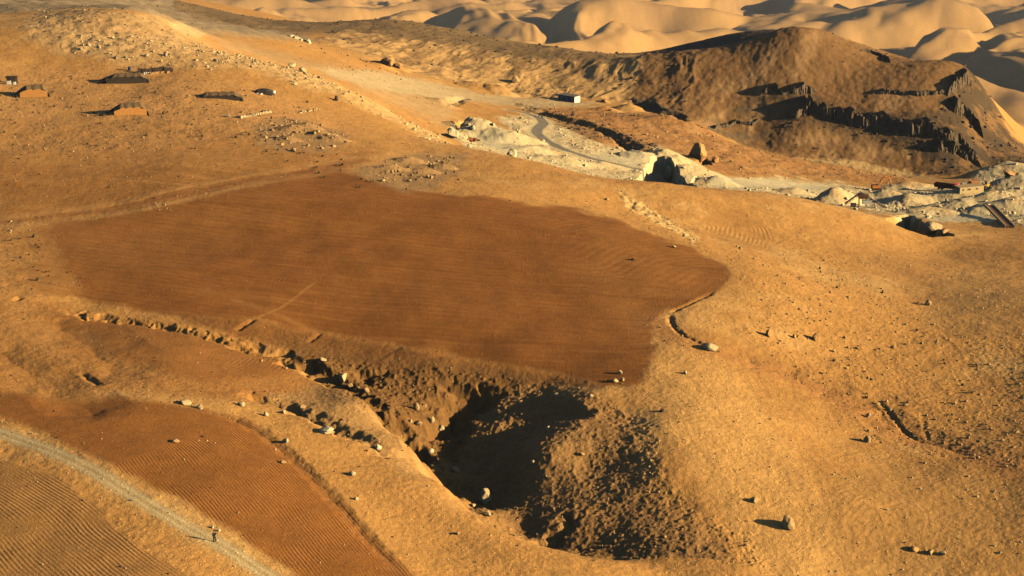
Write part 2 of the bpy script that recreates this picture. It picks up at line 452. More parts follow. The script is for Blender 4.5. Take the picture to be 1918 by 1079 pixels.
# quarry: spoil heaps, cuts, pits
for a in [
    (1237,300,800,880,20,12,6.5,0.5,.9),(1290,325,790,860,20,10,4,.4,1),(1345,343,780,830,10,6,3,0,1),
    (1574,380,750,830,11,8,5.5,.2,.8),(1560,372,760,840,9,7,4,.2,1),(1490,362,760,840,9,6,2.5,0,1),
    (1790,378,700,800,34,10,6,.1,.8),(1860,385,680,780,30,12,6,.3,.8),(1905,360,760,860,22,14,8,.1,.8),(1900,398,660,760,26,11,6,.2,.8),
    (1700,352,820,900,16,8,3,.2,1),(1740,402,680,760,14,9,3,.2,1),(1880,325,860,980,26,14,5.5,.2,.9),(1700,380,780,830,10,8,2.5,0,1),(1660,366,800,880,12,7,2.5,0,1),
    (880,244,800,900,12,8,4,0,1),(915,248,790,890,14,9,4.5,.3,1),(960,264,780,880,16,8,4,.5,1),(860,262,760,840,8,6,3,0,1),(1000,285,760,850,14,6,2.5,.4,1),
    (1060,305,760,830,14,6,2.5,.2,1),(1130,312,760,830,12,6,2,.2,1),(830,195,880,960,8,6,2.5,0,1),
    (1135,208,920,1010,9,7,2.5,.2,1),(1180,205,930,1010,9,7,3,.2,1),(905,168,930,1020,14,9,3.5,.1,.7),(940,172,930,1020,9,6,3,.1,.7),
    (552,246,520,640,6,3,1.8,.1,.8),(575,240,520,640,5,3,1.8,.1,.8),(600,254,520,640,5,3,1.6,.1,.8),(540,262,520,640,4,2.5,1.2,.1,.8),(626,262,520,640,5,3,1.2,.1,.8),(768,303,500,620,5,2.5,1.6,.1,.8),(735,318,500,620,5,2.5,1.4,.1,.8),(795,322,500,620,5,2.5,1.2,.1,.8),(832,313,500,620,4,2.5,1.3,.1,.8),
    (735,118,860,1000,9,6,3.5,0,.8),(715,122,850,980,9,6,3,0,.8),
]:
    mound(*a)
pit([(1660,408),(1700,404),(1722,412),(1735,424),(1785,440),(1740,442),(1700,432),(1680,422)], 580, 690, 6.0)
pit([(1195,335),(1215,305),(1240,300),(1262,312),(1270,330),(1290,340),(1300,352),(1230,348)], 740, 830, 7.0)
pit([(850,232),(870,228),(880,240),(860,244)], 800, 900, 3.0)
pit([(1300,305),(1322,296),(1332,306),(1310,309)], 820, 930, 4.0)
# benches cut for the upper track, banks of the dark ravine
carve([(975,200),(1020,212),(1070,226),(1120,240),(1160,258),(1220,276),(1290,300)], 4.5, 7.0, 820, 990, 0.35, 30)
carve([(1170,190),(1210,200),(1260,216),(1290,232)], 5.0, 7.0, 940, 1040, 0.5, 31)
carve([(835,200),(850,190),(870,182)], 1.5, 4.0, 860, 960, 0.4, 32)

# ------------------------------------------------------------------ relief detail
plough = np.clip(main_field + strip_field + corner_field + 0.7 * swale_field + .6 * hook_field + .5 * upper_field, 0, 1)
calm = 1 - 0.8 * np.clip(plough + near_road, 0, 1)
nearw = (R < 1400)
patch = np.clip(0.5 + fbm(WX / 60, WY / 60, 2, 12), 0, 1.3) * (1 - .7 * pale_right)
detail = 0.35 * fbm(WX / 26, WY / 26, 3, 1) + calm * ((0.07 + 0.05 * patch) * fbm(WX / 5, WY / 5, 4, 5, 0.55) + 0.05 * fbm(WX / 1.1, WY / 1.1, 2, 9))
Z += np.where(nearw, detail, 0)
bill = np.clip(gnoise(WX / 0.95, WY / 0.95, 20) + 0.6 * gnoise(WX / 0.5, WY / 0.5, 21), 0, 2)
tus = area([(560,655),(860,690),(1020,716),(1060,760),(1020,860),(940,950),(850,890),(690,770),(620,715)], 343, 430, 40)
Z += np.clip(shade_slope + 0.35 * spur_slope, 0, 1) * ((0.20 + .14 * tus) * bill + 0.16 * fbm(WX / 3.2, WY / 3.2, 3, 24))
Z += (pale_right * 0.05 + tent_ground * 0.06) * bill
rough_r = area([(1380,470),(1560,500),(1750,600),(1940,640),(1940,900),(1700,860),(1480,700),(1400,620)], 360, 560, 20)
Z += rough_r * 0.10 * bill
kn_ = area([(60,26),(160,16),(300,28),(400,94),(330,100),(120,104),(40,70)], 560, 820, 14, 2)
Z += kn_ * (.35 * fbm(WX / 7, WY / 7, 4, 37, .6))
Z += stony_ridge * (0.22 * ridged(WX / 7, WY / 7, 3, 30) - 0.2)
Z += bright_lip * 0.35 * fbm(WX / 2, WY / 2, 3, 33)
qr = quarry * (1 - asph_verge)
flatq = area([(880,250),(940,262),(1010,285),(960,290),(900,270)], 760, 900, 4) + area([(1070,284),(1200,295),(1225,288),(1190,315),(1120,300)], 780, 900, 4) + area([(1330,330),(1480,340),(1560,350),(1560,362),(1420,352),(1330,348)], 760, 900, 4) + area([(1740,412),(1850,400),(1880,412),(1800,424)], 600, 760, 4)
Z += qr * (1 - 0.9 * np.clip(flatq, 0, 1)) * (0.32 * fbm(WX / 9, WY / 9, 4, 36, 0.55) + 0.2 * np.abs(gnoise(WX / 2.2, WY / 2.2, 39)))
Z += red_spur * (0.38 * fbm(WX / 10, WY / 10, 4, 42, 0.6))
# mountain: gullied bowl, ribs and scree
rot = math.radians(28)
mx, my = WX * math.cos(rot) - WY * math.sin(rot), WX * math.sin(rot) + WY * math.cos(rot)
mwarp = fbm(WX / 30, WY / 30, 2, 46)
Z += bowl_m * (1 - .6 * brown_ridge) * (.5 * (ridged((mx + 6 * mwarp) / 13, my / 46, 4, 45, 0.6) - 1.2) + .7 * fbm(WX / 14, WY / 14, 3, 48))
Z += mountain_m * (0.32 * fbm(mx / 12, my / 40, 4, 52, 0.5) + 0.25 * fbm(WX / 3.5, WY / 3.5, 3, 56))
Z += brown_ridge * 0.28 * fbm(WX / 18, WY / 18, 4, 58, 0.55) + grey_slope * 0.8 * fbm(WX / 20, WY / 20, 3, 59)

# cliff bands of the mountain: steps in the slope, kept as lines for the basalt ribs
CLIFFS = {
    'lower': [(1478,196),(1500,186),(1530,193),(1560,197),(1600,208),(1650,214),(1700,222),(1750,232),(1800,244),(1830,262)],
    'upper': [(1424,164),(1445,158),(1470,164),(1500,160),(1530,158)],
    'bench': [(1640,170),(1700,172),(1760,172),(1790,165),(1800,150)],
}
# far hills: rounded, drawn out along one direction
fa = math.radians(28)
fx_, fy_ = WX * math.cos(fa) - WY * math.sin(fa), WX * math.sin(fa) + WY * math.cos(fa)
wx_ = fx_ + 210 * fbm(WX / 1100, WY / 1100, 3, 62); wy_ = fy_ + 170 * fbm(WX / 900, WY / 900, 2, 64)
farw = sstep(1500, 2300, R)
def rround(x, y, seed, eps=0.03):
    return 1 - 1.6 * np.sqrt(gnoise(x, y, seed) ** 2 + eps)
def vround(x, y, seed, eps=0.004):
    return 1.6 * np.sqrt(gnoise(x, y, seed) ** 2 + eps)
w2 = 45 * fbm(WX / 260, WY / 260, 2, 72); w3 = 45 * fbm(WX / 260, WY / 260, 2, 76)
Z += farw * (78 * (rround(wx_ / 410, wy_ / 1500, 66, .004) - .5) + 62 * (vround(wx_ / 300, wy_ / 1150, 67, .001) - .4) + 30 * fbm(wx_ / 230, wy_ / 520, 4, 68, 0.5)
             + 15 * (vround((fx_ + w2) / 190, (fy_ + w3) / 520, 70, .001) - .4) + 4 * (vround((fx_ + w3) / 78, (fy_ + w2) / 150, 74, .002) - .4))

crest_m = area([(400,92),(480,106),(570,128),(640,158),(720,196),(800,240),(850,268),(800,262),(720,222),(640,185),(560,150),(470,124),(400,108)], 560, 760, 6, 1.5)
Z += crest_m * .35 * np.clip(fbm(WX / 3, WY / 3, 3, 34), -.2, 2)
# ------------------------------------------------------------------ soil colours (colours of the ground, with shade painted into a few places)
def C(*c): return np.array(c, np.float32)
soil = np.zeros(U.shape + (3,), np.float32) + C(.46, .238, .065)
def lay(mask, c, k=1.0):
    global soil
    m = np.clip(mask * k, 0, 1)[..., None]
    soil = soil * (1 - m) + np.asarray(c, np.float32) * m
big = fbm(WX / 45, WY / 45, 3, 110); mid = fbm(WX / 11, WY / 11, 4, 114, .6); fine = fbm(WX / 2.2, WY / 2.2, 3, 118, .6)
lay(sstep(0.0, .9, big + .5 * mid) * (R < 1000), C(.40, .205, .055), .7)
lay(sstep(0.1, .9, -big + .4 * mid) * (R < 1000), C(.50, .30, .10), .6)
lay(tent_ground, C(.49, .255, .080), .8)
lay(pale_right, C(.53, .295, .088), .8)
knoll = area([(60,26),(160,16),(300,28),(400,94),(330,100),(120,104),(40,70)], 560, 820, 14, 2)
lay(knoll, C(.49, .31, .125), .75)
lay(knoll * sstep(.0, .7, mid), C(.42, .26, .105), .6)
lay(area([(400,70),(560,110),(700,140),(860,180),(840,240),(740,195),(640,150),(520,112),(420,92)], 650, 1000, 12, 2), C(.44, .285, .12), .8)
lay(stony_ridge, C(.52, .33, .13), .6)
lay(crest_m, C(.56, .36, .135), .7)
lay(bright_lip, C(.62, .40, .15), .8)
lay(upper_field, C(.315, .142, .034), .9)
lay(area([(-40,225),(200,225),(420,235),(640,275),(640,300),(-40,320)], 420, 640, 16, 2), C(.40, .20, .055), .7)
lay(main_field, C(.235, .091, .0185))
lay(main_field * area([(1120,430),(1200,440),(1340,490),(1360,520),(1250,590),(1210,640),(1130,600),(1080,500)], 380, 620, 50, 2), C(.31, .132, .030), .75)
lay(main_field * area([(60,400),(330,385),(560,325),(520,400),(300,500),(140,540)], 380, 620, 50, 2), C(.275, .118, .027), .7)
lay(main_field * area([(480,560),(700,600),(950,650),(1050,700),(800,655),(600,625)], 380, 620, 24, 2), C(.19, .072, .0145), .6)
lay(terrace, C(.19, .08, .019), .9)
lay(strip_field, C(.268, .108, .0225))
lay(corner_field, C(.34, .175, .05))
lay(area([(-40,418),(70,418),(110,470),(150,545),(60,560),(-40,570)], 380, 520, 14, 2), C(.36, .18, .05), .65)
lay(area([(-60,575),(80,565),(160,585),(330,612),(480,645),(600,705),(640,745),(560,752),(440,750),(330,742),(200,730),(100,720),(-60,720)], 320, 440, 16, 2), C(.30, .135, .033), .8)
lay(swale_field, C(.262, .112, .026), .92)
lay(area([(-40,650),(60,680),(150,725),(190,750),(-40,730)], 300, 420, 14, 2), C(.35, .17, .045), .8)
lay(area([(-40,570),(70,570),(120,640),(160,690),(60,660),(-40,640)], 320, 440, 14, 2), C(.38, .195, .055), .6)
lay(hook_field + right_hook, C(.36, .18, .048), .6)
lay(swirl_a + swirl_b, C(.40, .22, .065), .6)
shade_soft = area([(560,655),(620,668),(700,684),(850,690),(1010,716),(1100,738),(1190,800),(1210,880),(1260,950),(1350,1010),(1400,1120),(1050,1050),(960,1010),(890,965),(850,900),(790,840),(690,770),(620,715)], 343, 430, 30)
lay(shade_soft, C(.27, .148, .05), .9)  # gully slope laid darker, its grazing shade put into the soil colour
lay(area([(540,640),(700,672),(860,690),(1000,712),(900,760),(850,880),(760,815),(640,725)], 370, 430, 14), C(.16, .077, .021), .75)  # brown gully-side soil, darkened further for the grazing light
lay(spur_slope, C(.38, .22, .075), .7)
hb = area([(470,235),(520,222),(600,235),(660,260),(640,280),(540,285),(490,275)], 520, 640, 6, 2) + area([(660,318),(720,300),(800,285),(880,290),(850,330),(820,350),(760,362),(700,345)], 500, 620, 8, 2)
lay(hb, C(.31, .19, .08), .8)  # heap ground darkened to paint the shadow among the rocks
d3, _, _ = line_near(swale_line, 16)
lay(np.exp(-(d3 / 5.0) ** 2) * (DS < 480), C(.36, .165, .05), .7)
# streaks and headlands of the ploughed bench
st = fbm((WY + 0.10 * WX) / 2.4, WX / 90, 3, 130, .6)
lay(main_field * sstep(.1, .9, st), C(.29, .122, .027), .5)
lay(main_field * sstep(.2, .9, -st), C(.20, .076, .0155), .5)
lay(upper_field * sstep(0, .8, fbm((WY + .25 * WX) / 4, WX / 90, 3, 133)), C(.42, .21, .06), .6)
trk = ground_line([(0,418),(120,404),(250,386),(400,352),(560,324),(690,300)], 420, 620)
d4, _, _ = line_near(dense(trk, 2), 12)
lay(np.exp(-(d4 / 2.0) ** 2) * (R < 640), C(.24, .10, .028), .75)
lay(np.exp(-((d4 - 4.0) / 1.5) ** 2) * (R < 640), C(.42, .22, .07), .6)
head = ground_line([(430,560),(600,628),(700,640),(800,660),(950,688),(1060,704),(1120,724)], 380, 470)
d5, _, s5 = line_near(dense(head, 2), 8)
lay(np.exp(-(d5 / 1.1) ** 2) * (DS < 480), C(.32, .145, .036), .65)
for pts in ([(440,622),(480,596),(520,580),(575,540),(590,530)],):
    dd, _, _ = line_near(dense(ground_line(pts, 380, 470), 1), 3); lay(np.exp(-(dd / .35) ** 2) * (DS < 480), C(.36, .18, .05), .7)
dd, _, _ = line_near(dense(ground_line([(690,684),(755,648)], 380, 470), 1), 3); lay(np.exp(-(dd / .35) ** 2) * (DS < 480), C(.14, .065, .02), .8)
# dark furrow along the edges of the ploughed pieces; swale shading painted as brown bands
for pts, w, c in (([(360,765),(440,784),(490,810),(550,860),(625,935),(690,1010),(760,1085)], 1.2, C(.22, .10, .028)), ([(1200,432),(1290,464),(1350,490),(1368,516),(1338,546),(1260,580)], .8, C(.19, .08, .02)),
                  ([(1228,645),(1200,716)], .9, C(.20, .085, .022)), ([(150,622),(215,690),(250,716)], 2.5, C(.33, .16, .042)), ([(0,640),(80,690),(150,745)], 2.5, C(.34, .17, .045))):
    dd, _, _ = line_near(dense(ground_line(pts, 280, 480), 1), 8); lay(np.exp(-(dd / w) ** 2) * (DS < 480), c, .7)
lay(road_verge * (0.6 + .5 * mid), C(.52, .32, .11), .7)
lay(near_road, C(.43, .315, .145), .92)
lay(road_ruts * near_road, C(.56, .43, .21), .75)
lay(np.exp(-(d_ / .3) ** 2) * near_road, C(.36, .25, .105), .6)
# far side of the bench
lay(grey_slope, C(.27, .205, .115), .9)
lay(brown_ridge, C(.19, .125, .055), .92)
lay(bowl_m, C(.52, .315, .115), .9)
lay(bowl_m * sstep(.1, .7, fbm(mx / 14, my / 40, 4, 140, .6) + .3 * big), C(.22, .13, .05), .7)
lay(bowl_m * sstep(.55, 0, area([(900,150),(1250,110),(1300,215),(1100,190),(1000,185)], 990, 1200, 20)) * sstep(-.2, .6, mid), C(.22, .13, .052), .7)
lay(brown_ridge, C(.20, .128, .054), .85)
lay(mountain_m, C(.195, .105, .038), .95)
lay(mountain_m * sstep(0, .9, fbm(mx / 20, my / 60, 4, 144, .6)), C(.25, .14, .052), .6)
lay(area([(1240,210),(1400,120),(1470,60),(1540,60),(1500,150),(1400,270)], 960, 1120, 10) * sstep(-.3, .5, fbm(mx / 8, my / 40, 4, 146, .6)), C(.36, .21, .085), .75)
dark_m = area([(1490,184),(1640,206),(1735,215),(1785,160),(1795,112),(1835,112),(1865,160),(1900,260),(1940,300),(1940,320),(1760,325),(1700,290),(1600,240)], 960, 1120, 12, 2)
lay(dark_m * sstep(-.7, .2, mid + .5 * fine), C(.062, .044, .024), .92)
lay(area([(1215,98),(1300,74),(1400,55),(1470,50),(1440,66),(1400,78),(1300,96)], 1068, 1200, 3, .5), C(.07, .055, .035), .9)  # shadow band behind the ridge, painted near black into the soil
lay(area([(1300,240),(1400,190),(1480,170),(1440,250),(1400,276),(1330,250)], 960, 1120, 10, 2) * sstep(-.3, .5, mid), C(.12, .085, .042), .8)
lay(area([(1560,250),(1700,270),(1740,322),(1660,325),(1500,300),(1470,250)], 960, 1120, 20, 2) * sstep(-.2, .5, big + mid), C(.36, .21, .082), .75)
lay(area([(1640,225),(1760,160),(1790,150),(1760,178),(1690,176),(1640,170)], 960, 1120, 6, 1), C(.36, .21, .09), .6)
lay(area([(1480,296),(1600,300),(1680,318),(1760,336),(1680,330),(1600,312),(1520,306)], 860, 1010, 4, .5), C(.50, .33, .13), .85)
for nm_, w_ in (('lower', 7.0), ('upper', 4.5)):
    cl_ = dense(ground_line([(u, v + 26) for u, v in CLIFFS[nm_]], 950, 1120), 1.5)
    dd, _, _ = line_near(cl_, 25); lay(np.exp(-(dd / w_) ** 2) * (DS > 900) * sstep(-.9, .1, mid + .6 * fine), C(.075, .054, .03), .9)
lay(red_spur, C(.36, .175, .055), .85)
lay(red_spur * sstep(.2, .8, mid), C(.42, .24, .085), .6)
lay(benchtrack, C(.50, .37, .18), .85)
ravine = area([(960,190),(1010,205),(1080,224),(1150,240),(1200,262),(1300,300),(1260,300),(1180,275),(1100,258),(1040,232),(985,214)], 830, 985, 4, 2)
lay(ravine, C(.20, .12, .05), .7)
lay(area([(1170,186),(1200,184),(1270,205),(1290,225),(1250,215),(1200,204)], 940, 1060, 4, 2), C(.09, .07, .042), .85)
lay(quarry, C(.57, .455, .235), .93)
lay(quarry * sstep(.1, .7, mid + .5 * fine) * (1 - np.clip(flatq, 0, 1)), C(.44, .27, .10), .55)
lay(np.clip(flatq, 0, 1) * quarry, C(.55, .46, .26), .9)
lay(area([(1210,280),(1237,272),(1360,335),(1290,345)], 760, 900, 4), C(.56, .42, .2), .7)
lay(white_cut, C(.47, .34, .15), .9)
lay(asph_verge, C(.55, .43, .22), .8)
lay(asphalt, C(.17, .15, .115), .9)
lay(far_m, C(.37, .218, .076))
lay(far_m * sstep(0, .8, fbm(WX / 500, WY / 500, 4, 150)), C(.27, .16, .066), .7)
soil *= (1 + 0.07 * mid + 0.10 * fine * (R < 1300))[..., None]
soil = np.clip(soil, .004, .9)

# furrow phase: rows follow the field edges
furrow = np.zeros(U.shape, np.float32); famt = np.zeros(U.shape, np.float32)
def rows(mask, pts, spacing, amt, dmin=240, dmax=640, wander=.5):
    global furrow, famt
    ln = dense(ground_line(pts, dmin, dmax), 1.5)
    m = mask > 0.02
    d, al, sd = line_d(WX[m], WY[m], ln)
    ph = d * sd + wander * fbm(WX[m] / 14, WY[m] / 14, 2, 160)
    furrow[m] = ph / spacing * 2 * np.pi
    famt[m] = np.maximum(famt[m], mask[m] * amt)
rows(main_field, [(-200,420),(140,470),(480,520),(900,560),(1150,574),(1280,558),(1345,520)], 2.3, .5, wander=.3)
rows(strip_field, [(-80,700),(200,745),(360,768),(440,790),(490,816),(550,870),(625,945),(690,1020),(780,1120)], .62, .8, wander=.35)
rows(corner_field, [(-80,820),(0,845),(110,902),(190,958),(230,1002),(290,1048),(400,1120)], .68, .95, wander=.35)
rows(swale_field, [(100,590),(340,625),(480,662),(552,690),(500,714),(360,724)], .9, .5)
rows(hook_field, [(1330,392),(1390,395),(1440,425),(1450,450),(1440,470),(1390,475)], 1.2, .9)
rows(right_hook, [(1790,490),(1880,488),(1935,475)], 1.3, .8)
rows(upper_field, [(-40,420),(250,386),(560,324),(720,290)], 2.2, .35)
rows(swirl_a, [(1540,1100),(1580,1000),(1640,930),(1720,950),(1700,1040),(1800,1060),(1840,960),(1935,900)], 1.1, .22)
rows(swirl_b, [(1720,600),(1800,540),(1860,540),(1880,600),(1935,560)], 1.2, .22)
famt *= np.clip(.7 + .9 * mid + .35 * big, .08, 1.25)

# ------------------------------------------------------------------ ground materials
def new_mat(name):
    m = bpy.data.materials.new(name); m.use_nodes = True
    nt = m.node_tree; b = nt.nodes["Principled BSDF"]
    b.inputs["Roughness"].default_value = 0.95
    b.inputs["Specular IOR Level"].default_value = 0.1
    return m, nt, b

def math_node(nt, op, a, b=None):
    n = nt.nodes.new("ShaderNodeMath"); n.operation = op
    for k, v in enumerate((a, b)):
        if v is None: continue
        if isinstance(v, (int, float)): n.inputs[k].default_value = v
        else: nt.links.new(v, n.inputs[k])
    return n.outputs[0]

def noise_node(nt, vec, scale, detail=4, rough=.6):
    n = nt.nodes.new("ShaderNodeTexNoise"); n.inputs["Scale"].default_value = scale
    n.inputs["Detail"].default_value = detail; n.inputs["Roughness"].default_value = rough
    nt.links.new(vec, n.inputs["Vector"])
    return n.outputs["Fac"]

def soil_material():
    m, nt, b = new_mat("soil")
    att = nt.nodes.new("ShaderNodeAttribute"); att.attribute_name = "soil"
    ph = nt.nodes.new("ShaderNodeAttribute"); ph.attribute_name = "furrow"
    am = nt.nodes.new("ShaderNodeAttribute"); am.attribute_name = "furrow_depth"
    geo = nt.nodes.new("ShaderNodeNewGeometry"); pos = geo.outputs["Position"]
    n1 = noise_node(nt, pos, 2.0, 4, .65); n2 = noise_node(nt, pos, 5.5, 3, .6); n3 = noise_node(nt, pos, .16, 3, .5)
    def pebbles(scale, cut, rad):
        vo = nt.nodes.new("ShaderNodeTexVoronoi"); vo.inputs["Scale"].default_value = scale
        nt.links.new(pos, vo.inputs["Vector"])
        sp_ = nt.nodes.new("ShaderNodeSeparateColor"); nt.links.new(vo.outputs["Color"], sp_.inputs[0])
        on = math_node(nt, 'GREATER_THAN', sp_.outputs[0], cut)
        dome = math_node(nt, 'MAXIMUM', math_node(nt, 'SUBTRACT', rad, vo.outputs["Distance"]), 0.0)
        return math_node(nt, 'MULTIPLY', math_node(nt, 'MULTIPLY', on, dome), sp_.outputs[1])
    pb = math_node(nt, 'ADD', math_node(nt, 'MULTIPLY', pebbles(1.15, .62, .36), 1.5), pebbles(2.6, .45, .42))
    calm_ = math_node(nt, 'SUBTRACT', 1.0, math_node(nt, 'MINIMUM', am.outputs["Fac"], .6))
    pb = math_node(nt, 'MULTIPLY', pb, calm_)
    sn = math_node(nt, 'SINE', ph.outputs["Fac"])
    fr = math_node(nt, 'MULTIPLY', sn, am.outputs["Fac"])
    f = math_node(nt, 'ADD', math_node(nt, 'MULTIPLY', n1, .8), math_node(nt, 'MULTIPLY', n2, .55))
    f = math_node(nt, 'ADD', f, math_node(nt, 'MULTIPLY', n3, .25))
    f = math_node(nt, 'ADD', f, .2)
    f = math_node(nt, 'ADD', f, math_node(nt, 'MULTIPLY', fr, .10))
    f = math_node(nt, 'ADD', f, math_node(nt, 'MULTIPLY', pb, .75))
    mul = nt.nodes.new("ShaderNodeVectorMath"); mul.operation = 'SCALE'
    nt.links.new(att.outputs["Color"], mul.inputs[0]); nt.links.new(f, mul.inputs["Scale"])
    nt.links.new(mul.outputs[0], b.inputs["Base Color"])
    h = math_node(nt, 'ADD', math_node(nt, 'MULTIPLY', n1, .15), math_node(nt, 'MULTIPLY', n2, .09))
    h = math_node(nt, 'ADD', h, math_node(nt, 'MULTIPLY', fr, .055))
    h = math_node(nt, 'ADD', h, math_node(nt, 'MULTIPLY', pb, .45))
    bm = nt.nodes.new("ShaderNodeBump"); bm.inputs["Strength"].default_value = .9; bm.inputs["Distance"].default_value = .6
    nt.links.new(h, bm.inputs["Height"]); nt.links.new(bm.outputs["Normal"], b.inputs["Normal"])
    return m
SOIL = soil_material()

VCO = np.stack([WX, WY, Z], -1).reshape(-1, 3).astype(np.float32)
VSOIL = np.concatenate([soil, np.ones(U.shape + (1,), np.float32)], -1).reshape(-1, 4)
VFUR, VFAM = furrow.ravel(), famt.ravel()
ii, jj = np.mgrid[0:nS - 1, 0:nX - 1]
base = (ii * nX + jj)
def cell(mask): return (mask[:-1, :-1] + mask[1:, 1:] + mask[:-1, 1:] + mask[1:, :-1]) * .25
LAB = np.zeros(base.shape, np.int8)
names = {0: "ground"}
def part_of_ground(k, name, mask, th=.5):
    names[k] = name
    LAB[cell(mask.astype(np.float32)) > th] = k
part_of_ground(1, "ploughed_field", main_field)
part_of_ground(2, "ploughed_field", strip_field)
part_of_ground(3, "ploughed_field", corner_field)
part_of_ground(4, "quarry_floor", quarry)
part_of_ground(5, "hillside", np.maximum(bowl_m, np.maximum(brown_ridge, grey_slope)))
part_of_ground(6, "mountain", mountain_m)
part_of_ground(7, "dirt_road", near_road)
part_of_ground(8, "asphalt_road", asphalt)
part_of_ground(9, "hills", far_m)
def ground_piece(k):
    q0 = base[LAB == k]
    q = np.stack([q0, q0 + 1, q0 + nX + 1, q0 + nX], 1).astype(np.int64)
    used, inv = np.unique(q.ravel(), return_inverse=True)
    me = bpy.data.meshes.new(names[k])
    me.vertices.add(len(used)); me.vertices.foreach_set("co", VCO[used].ravel())
    me.loops.add(q.size); me.loops.foreach_set("vertex_index", inv.astype(np.int32))
    me.polygons.add(len(q)); me.polygons.foreach_set("loop_start", np.arange(0, q.size, 4, dtype=np.int32))
    me.polygons.foreach_set("use_smooth", np.ones(len(q), bool))
    me.update(calc_edges=True)
    a = me.attributes.new("soil", 'FLOAT_COLOR', 'POINT'); a.data.foreach_set("color", VSOIL[used].ravel())
    a = me.attributes.new("furrow", 'FLOAT', 'POINT'); a.data.foreach_set("value", VFUR[used])
    a = me.attributes.new("furrow_depth", 'FLOAT', 'POINT'); a.data.foreach_set("value", VFAM[used])
    me.materials.append(SOIL)
    o = bpy.data.objects.new(names[k], me); COL.objects.link(o); o["kind"] = "structure"
    return o
for k in names:
    ground_piece(k)

# ------------------------------------------------------------------ helpers for things
def mat(name, col, rough=.8, var=.25, scale=3.0, metal=0.0, bump=0.0):
    m, nt, b = new_mat(name)
    tc = nt.nodes.new("ShaderNodeTexCoord")
    n = noise_node(nt, tc.outputs["Object"], scale, 5, .6)
    f = math_node(nt, 'ADD', math_node(nt, 'MULTIPLY', n, 2 * var), 1 - var)
    rgb = nt.nodes.new("ShaderNodeRGB"); rgb.outputs[0].default_value = (*col, 1)
    mul = nt.nodes.new("ShaderNodeVectorMath"); mul.operation = 'SCALE'
    nt.links.new(rgb.outputs[0], mul.inputs[0]); nt.links.new(f, mul.inputs["Scale"])
    nt.links.new(mul.outputs[0], b.inputs["Base Color"])
    b.inputs["Roughness"].default_value = rough; b.inputs["Metallic"].default_value = metal
    if bump:
        bm = nt.nodes.new("ShaderNodeBump"); bm.inputs["Strength"].default_value = .7; bm.inputs["Distance"].default_value = bump
        nt.links.new(n, bm.inputs["Height"]); nt.links.new(bm.outputs["Normal"], b.inputs["Normal"])
    return m

class MB:
    """collects shapes into ONE mesh"""
    def __init__(self): self.v = []; self.f = []
    def add(self, verts, faces, M=None):
        o = len(self.v)
        for p in verts:
            p = Vector(p)
            self.v.append(tuple(M @ p) if M is not None else tuple(p))
        for f in faces: self.f.append([o + k for k in f])
    def box(self, c, size, M=None, taper=1.0):
        x, y, z = size[0] / 2, size[1] / 2, size[2] / 2
        vs = [(c[0] + sx * x * (taper if sz > 0 else 1), c[1] + sy * y * (taper if sz > 0 else 1), c[2] + sz * z) for sz in (-1, 1) for sx, sy in ((-1, -1), (1, -1), (1, 1), (-1, 1))]
        self.add(vs, [(3, 2, 1, 0), (4, 5, 6, 7), (0, 1, 5, 4), (1, 2, 6, 5), (2, 3, 7, 6), (3, 0, 4, 7)], M)
    def bar(self, a, b, w, h=None):
        a, b = Vector(a), Vector(b); h = h or w
        d = b - a; M = Matrix.Translation((a + b) / 2) @ d.to_track_quat('Z', 'Y').to_matrix().to_4x4()
        self.box((0, 0, 0), (w, h, d.length), M)
    def tube(self, pts, r, n=7, cap=True):
        pts = [Vector(p) for p in pts]; rs = r if isinstance(r, (list, tuple)) else [r] * len(pts)
        o = len(self.v)
        for i, p in enumerate(pts):
            t = (pts[min(i + 1, len(pts) - 1)] - pts[max(i - 1, 0)]).normalized()
            q = t.to_track_quat('Z', 'Y')
            for k in range(n):
                a = 2 * math.pi * k / n
                self.v.append(tuple(p + q @ Vector((math.cos(a) * rs[i], math.sin(a) * rs[i], 0))))
        for i in range(len(pts) - 1):
            for k in range(n):
                self.f.append([o + i * n + k, o + i * n + (k + 1) % n, o + (i + 1) * n + (k + 1) % n, o + (i + 1) * n + k])
        if cap:
            self.f.append([o + k for k in range(n)][::-1]); self.f.append([o + (len(pts) - 1) * n + k for k in range(n)])
    def prism(self, poly, y0, y1):
        n = len(poly)
        self.add([(x, y0, z) for x, z in poly] + [(x, y1, z) for x, z in poly],
                 [list(range(n)), list(range(n, 2 * n))[::-1]] + [(k, k + n, (k + 1) % n + n, (k + 1) % n) for k in range(n)])
    def build(self, name, m, parent=None, smooth=False):
        me = bpy.data.meshes.new(name); me.from_pydata(self.v, [], self.f); me.update()
        bm_ = bmesh.new(); bm_.from_mesh(me); bmesh.ops.recalc_face_normals(bm_, faces=bm_.faces); bm_.to_mesh(me); bm_.free()
        if smooth: me.polygons.foreach_set("use_smooth", [True] * len(me.polygons))
        me.materials.append(m)
        o = bpy.data.objects.new(name, me); COL.objects.link(o)
        if parent is not None: o.parent = parent
        return o

def tag(o, label, cat, group=None, kind=None):
    o["label"] = label; o["category"] = cat
    if group: o["group"] = group
    if kind: o["kind"] = kind
    return o

def thing(name, label, cat, loc, rz=0, group=None):
    o = bpy.data.objects.new(name, None); COL.objects.link(o)
    o.location = loc; o.rotation_euler = (0, 0, rz); o.empty_display_size = .5
    return tag(o, label, cat, group)

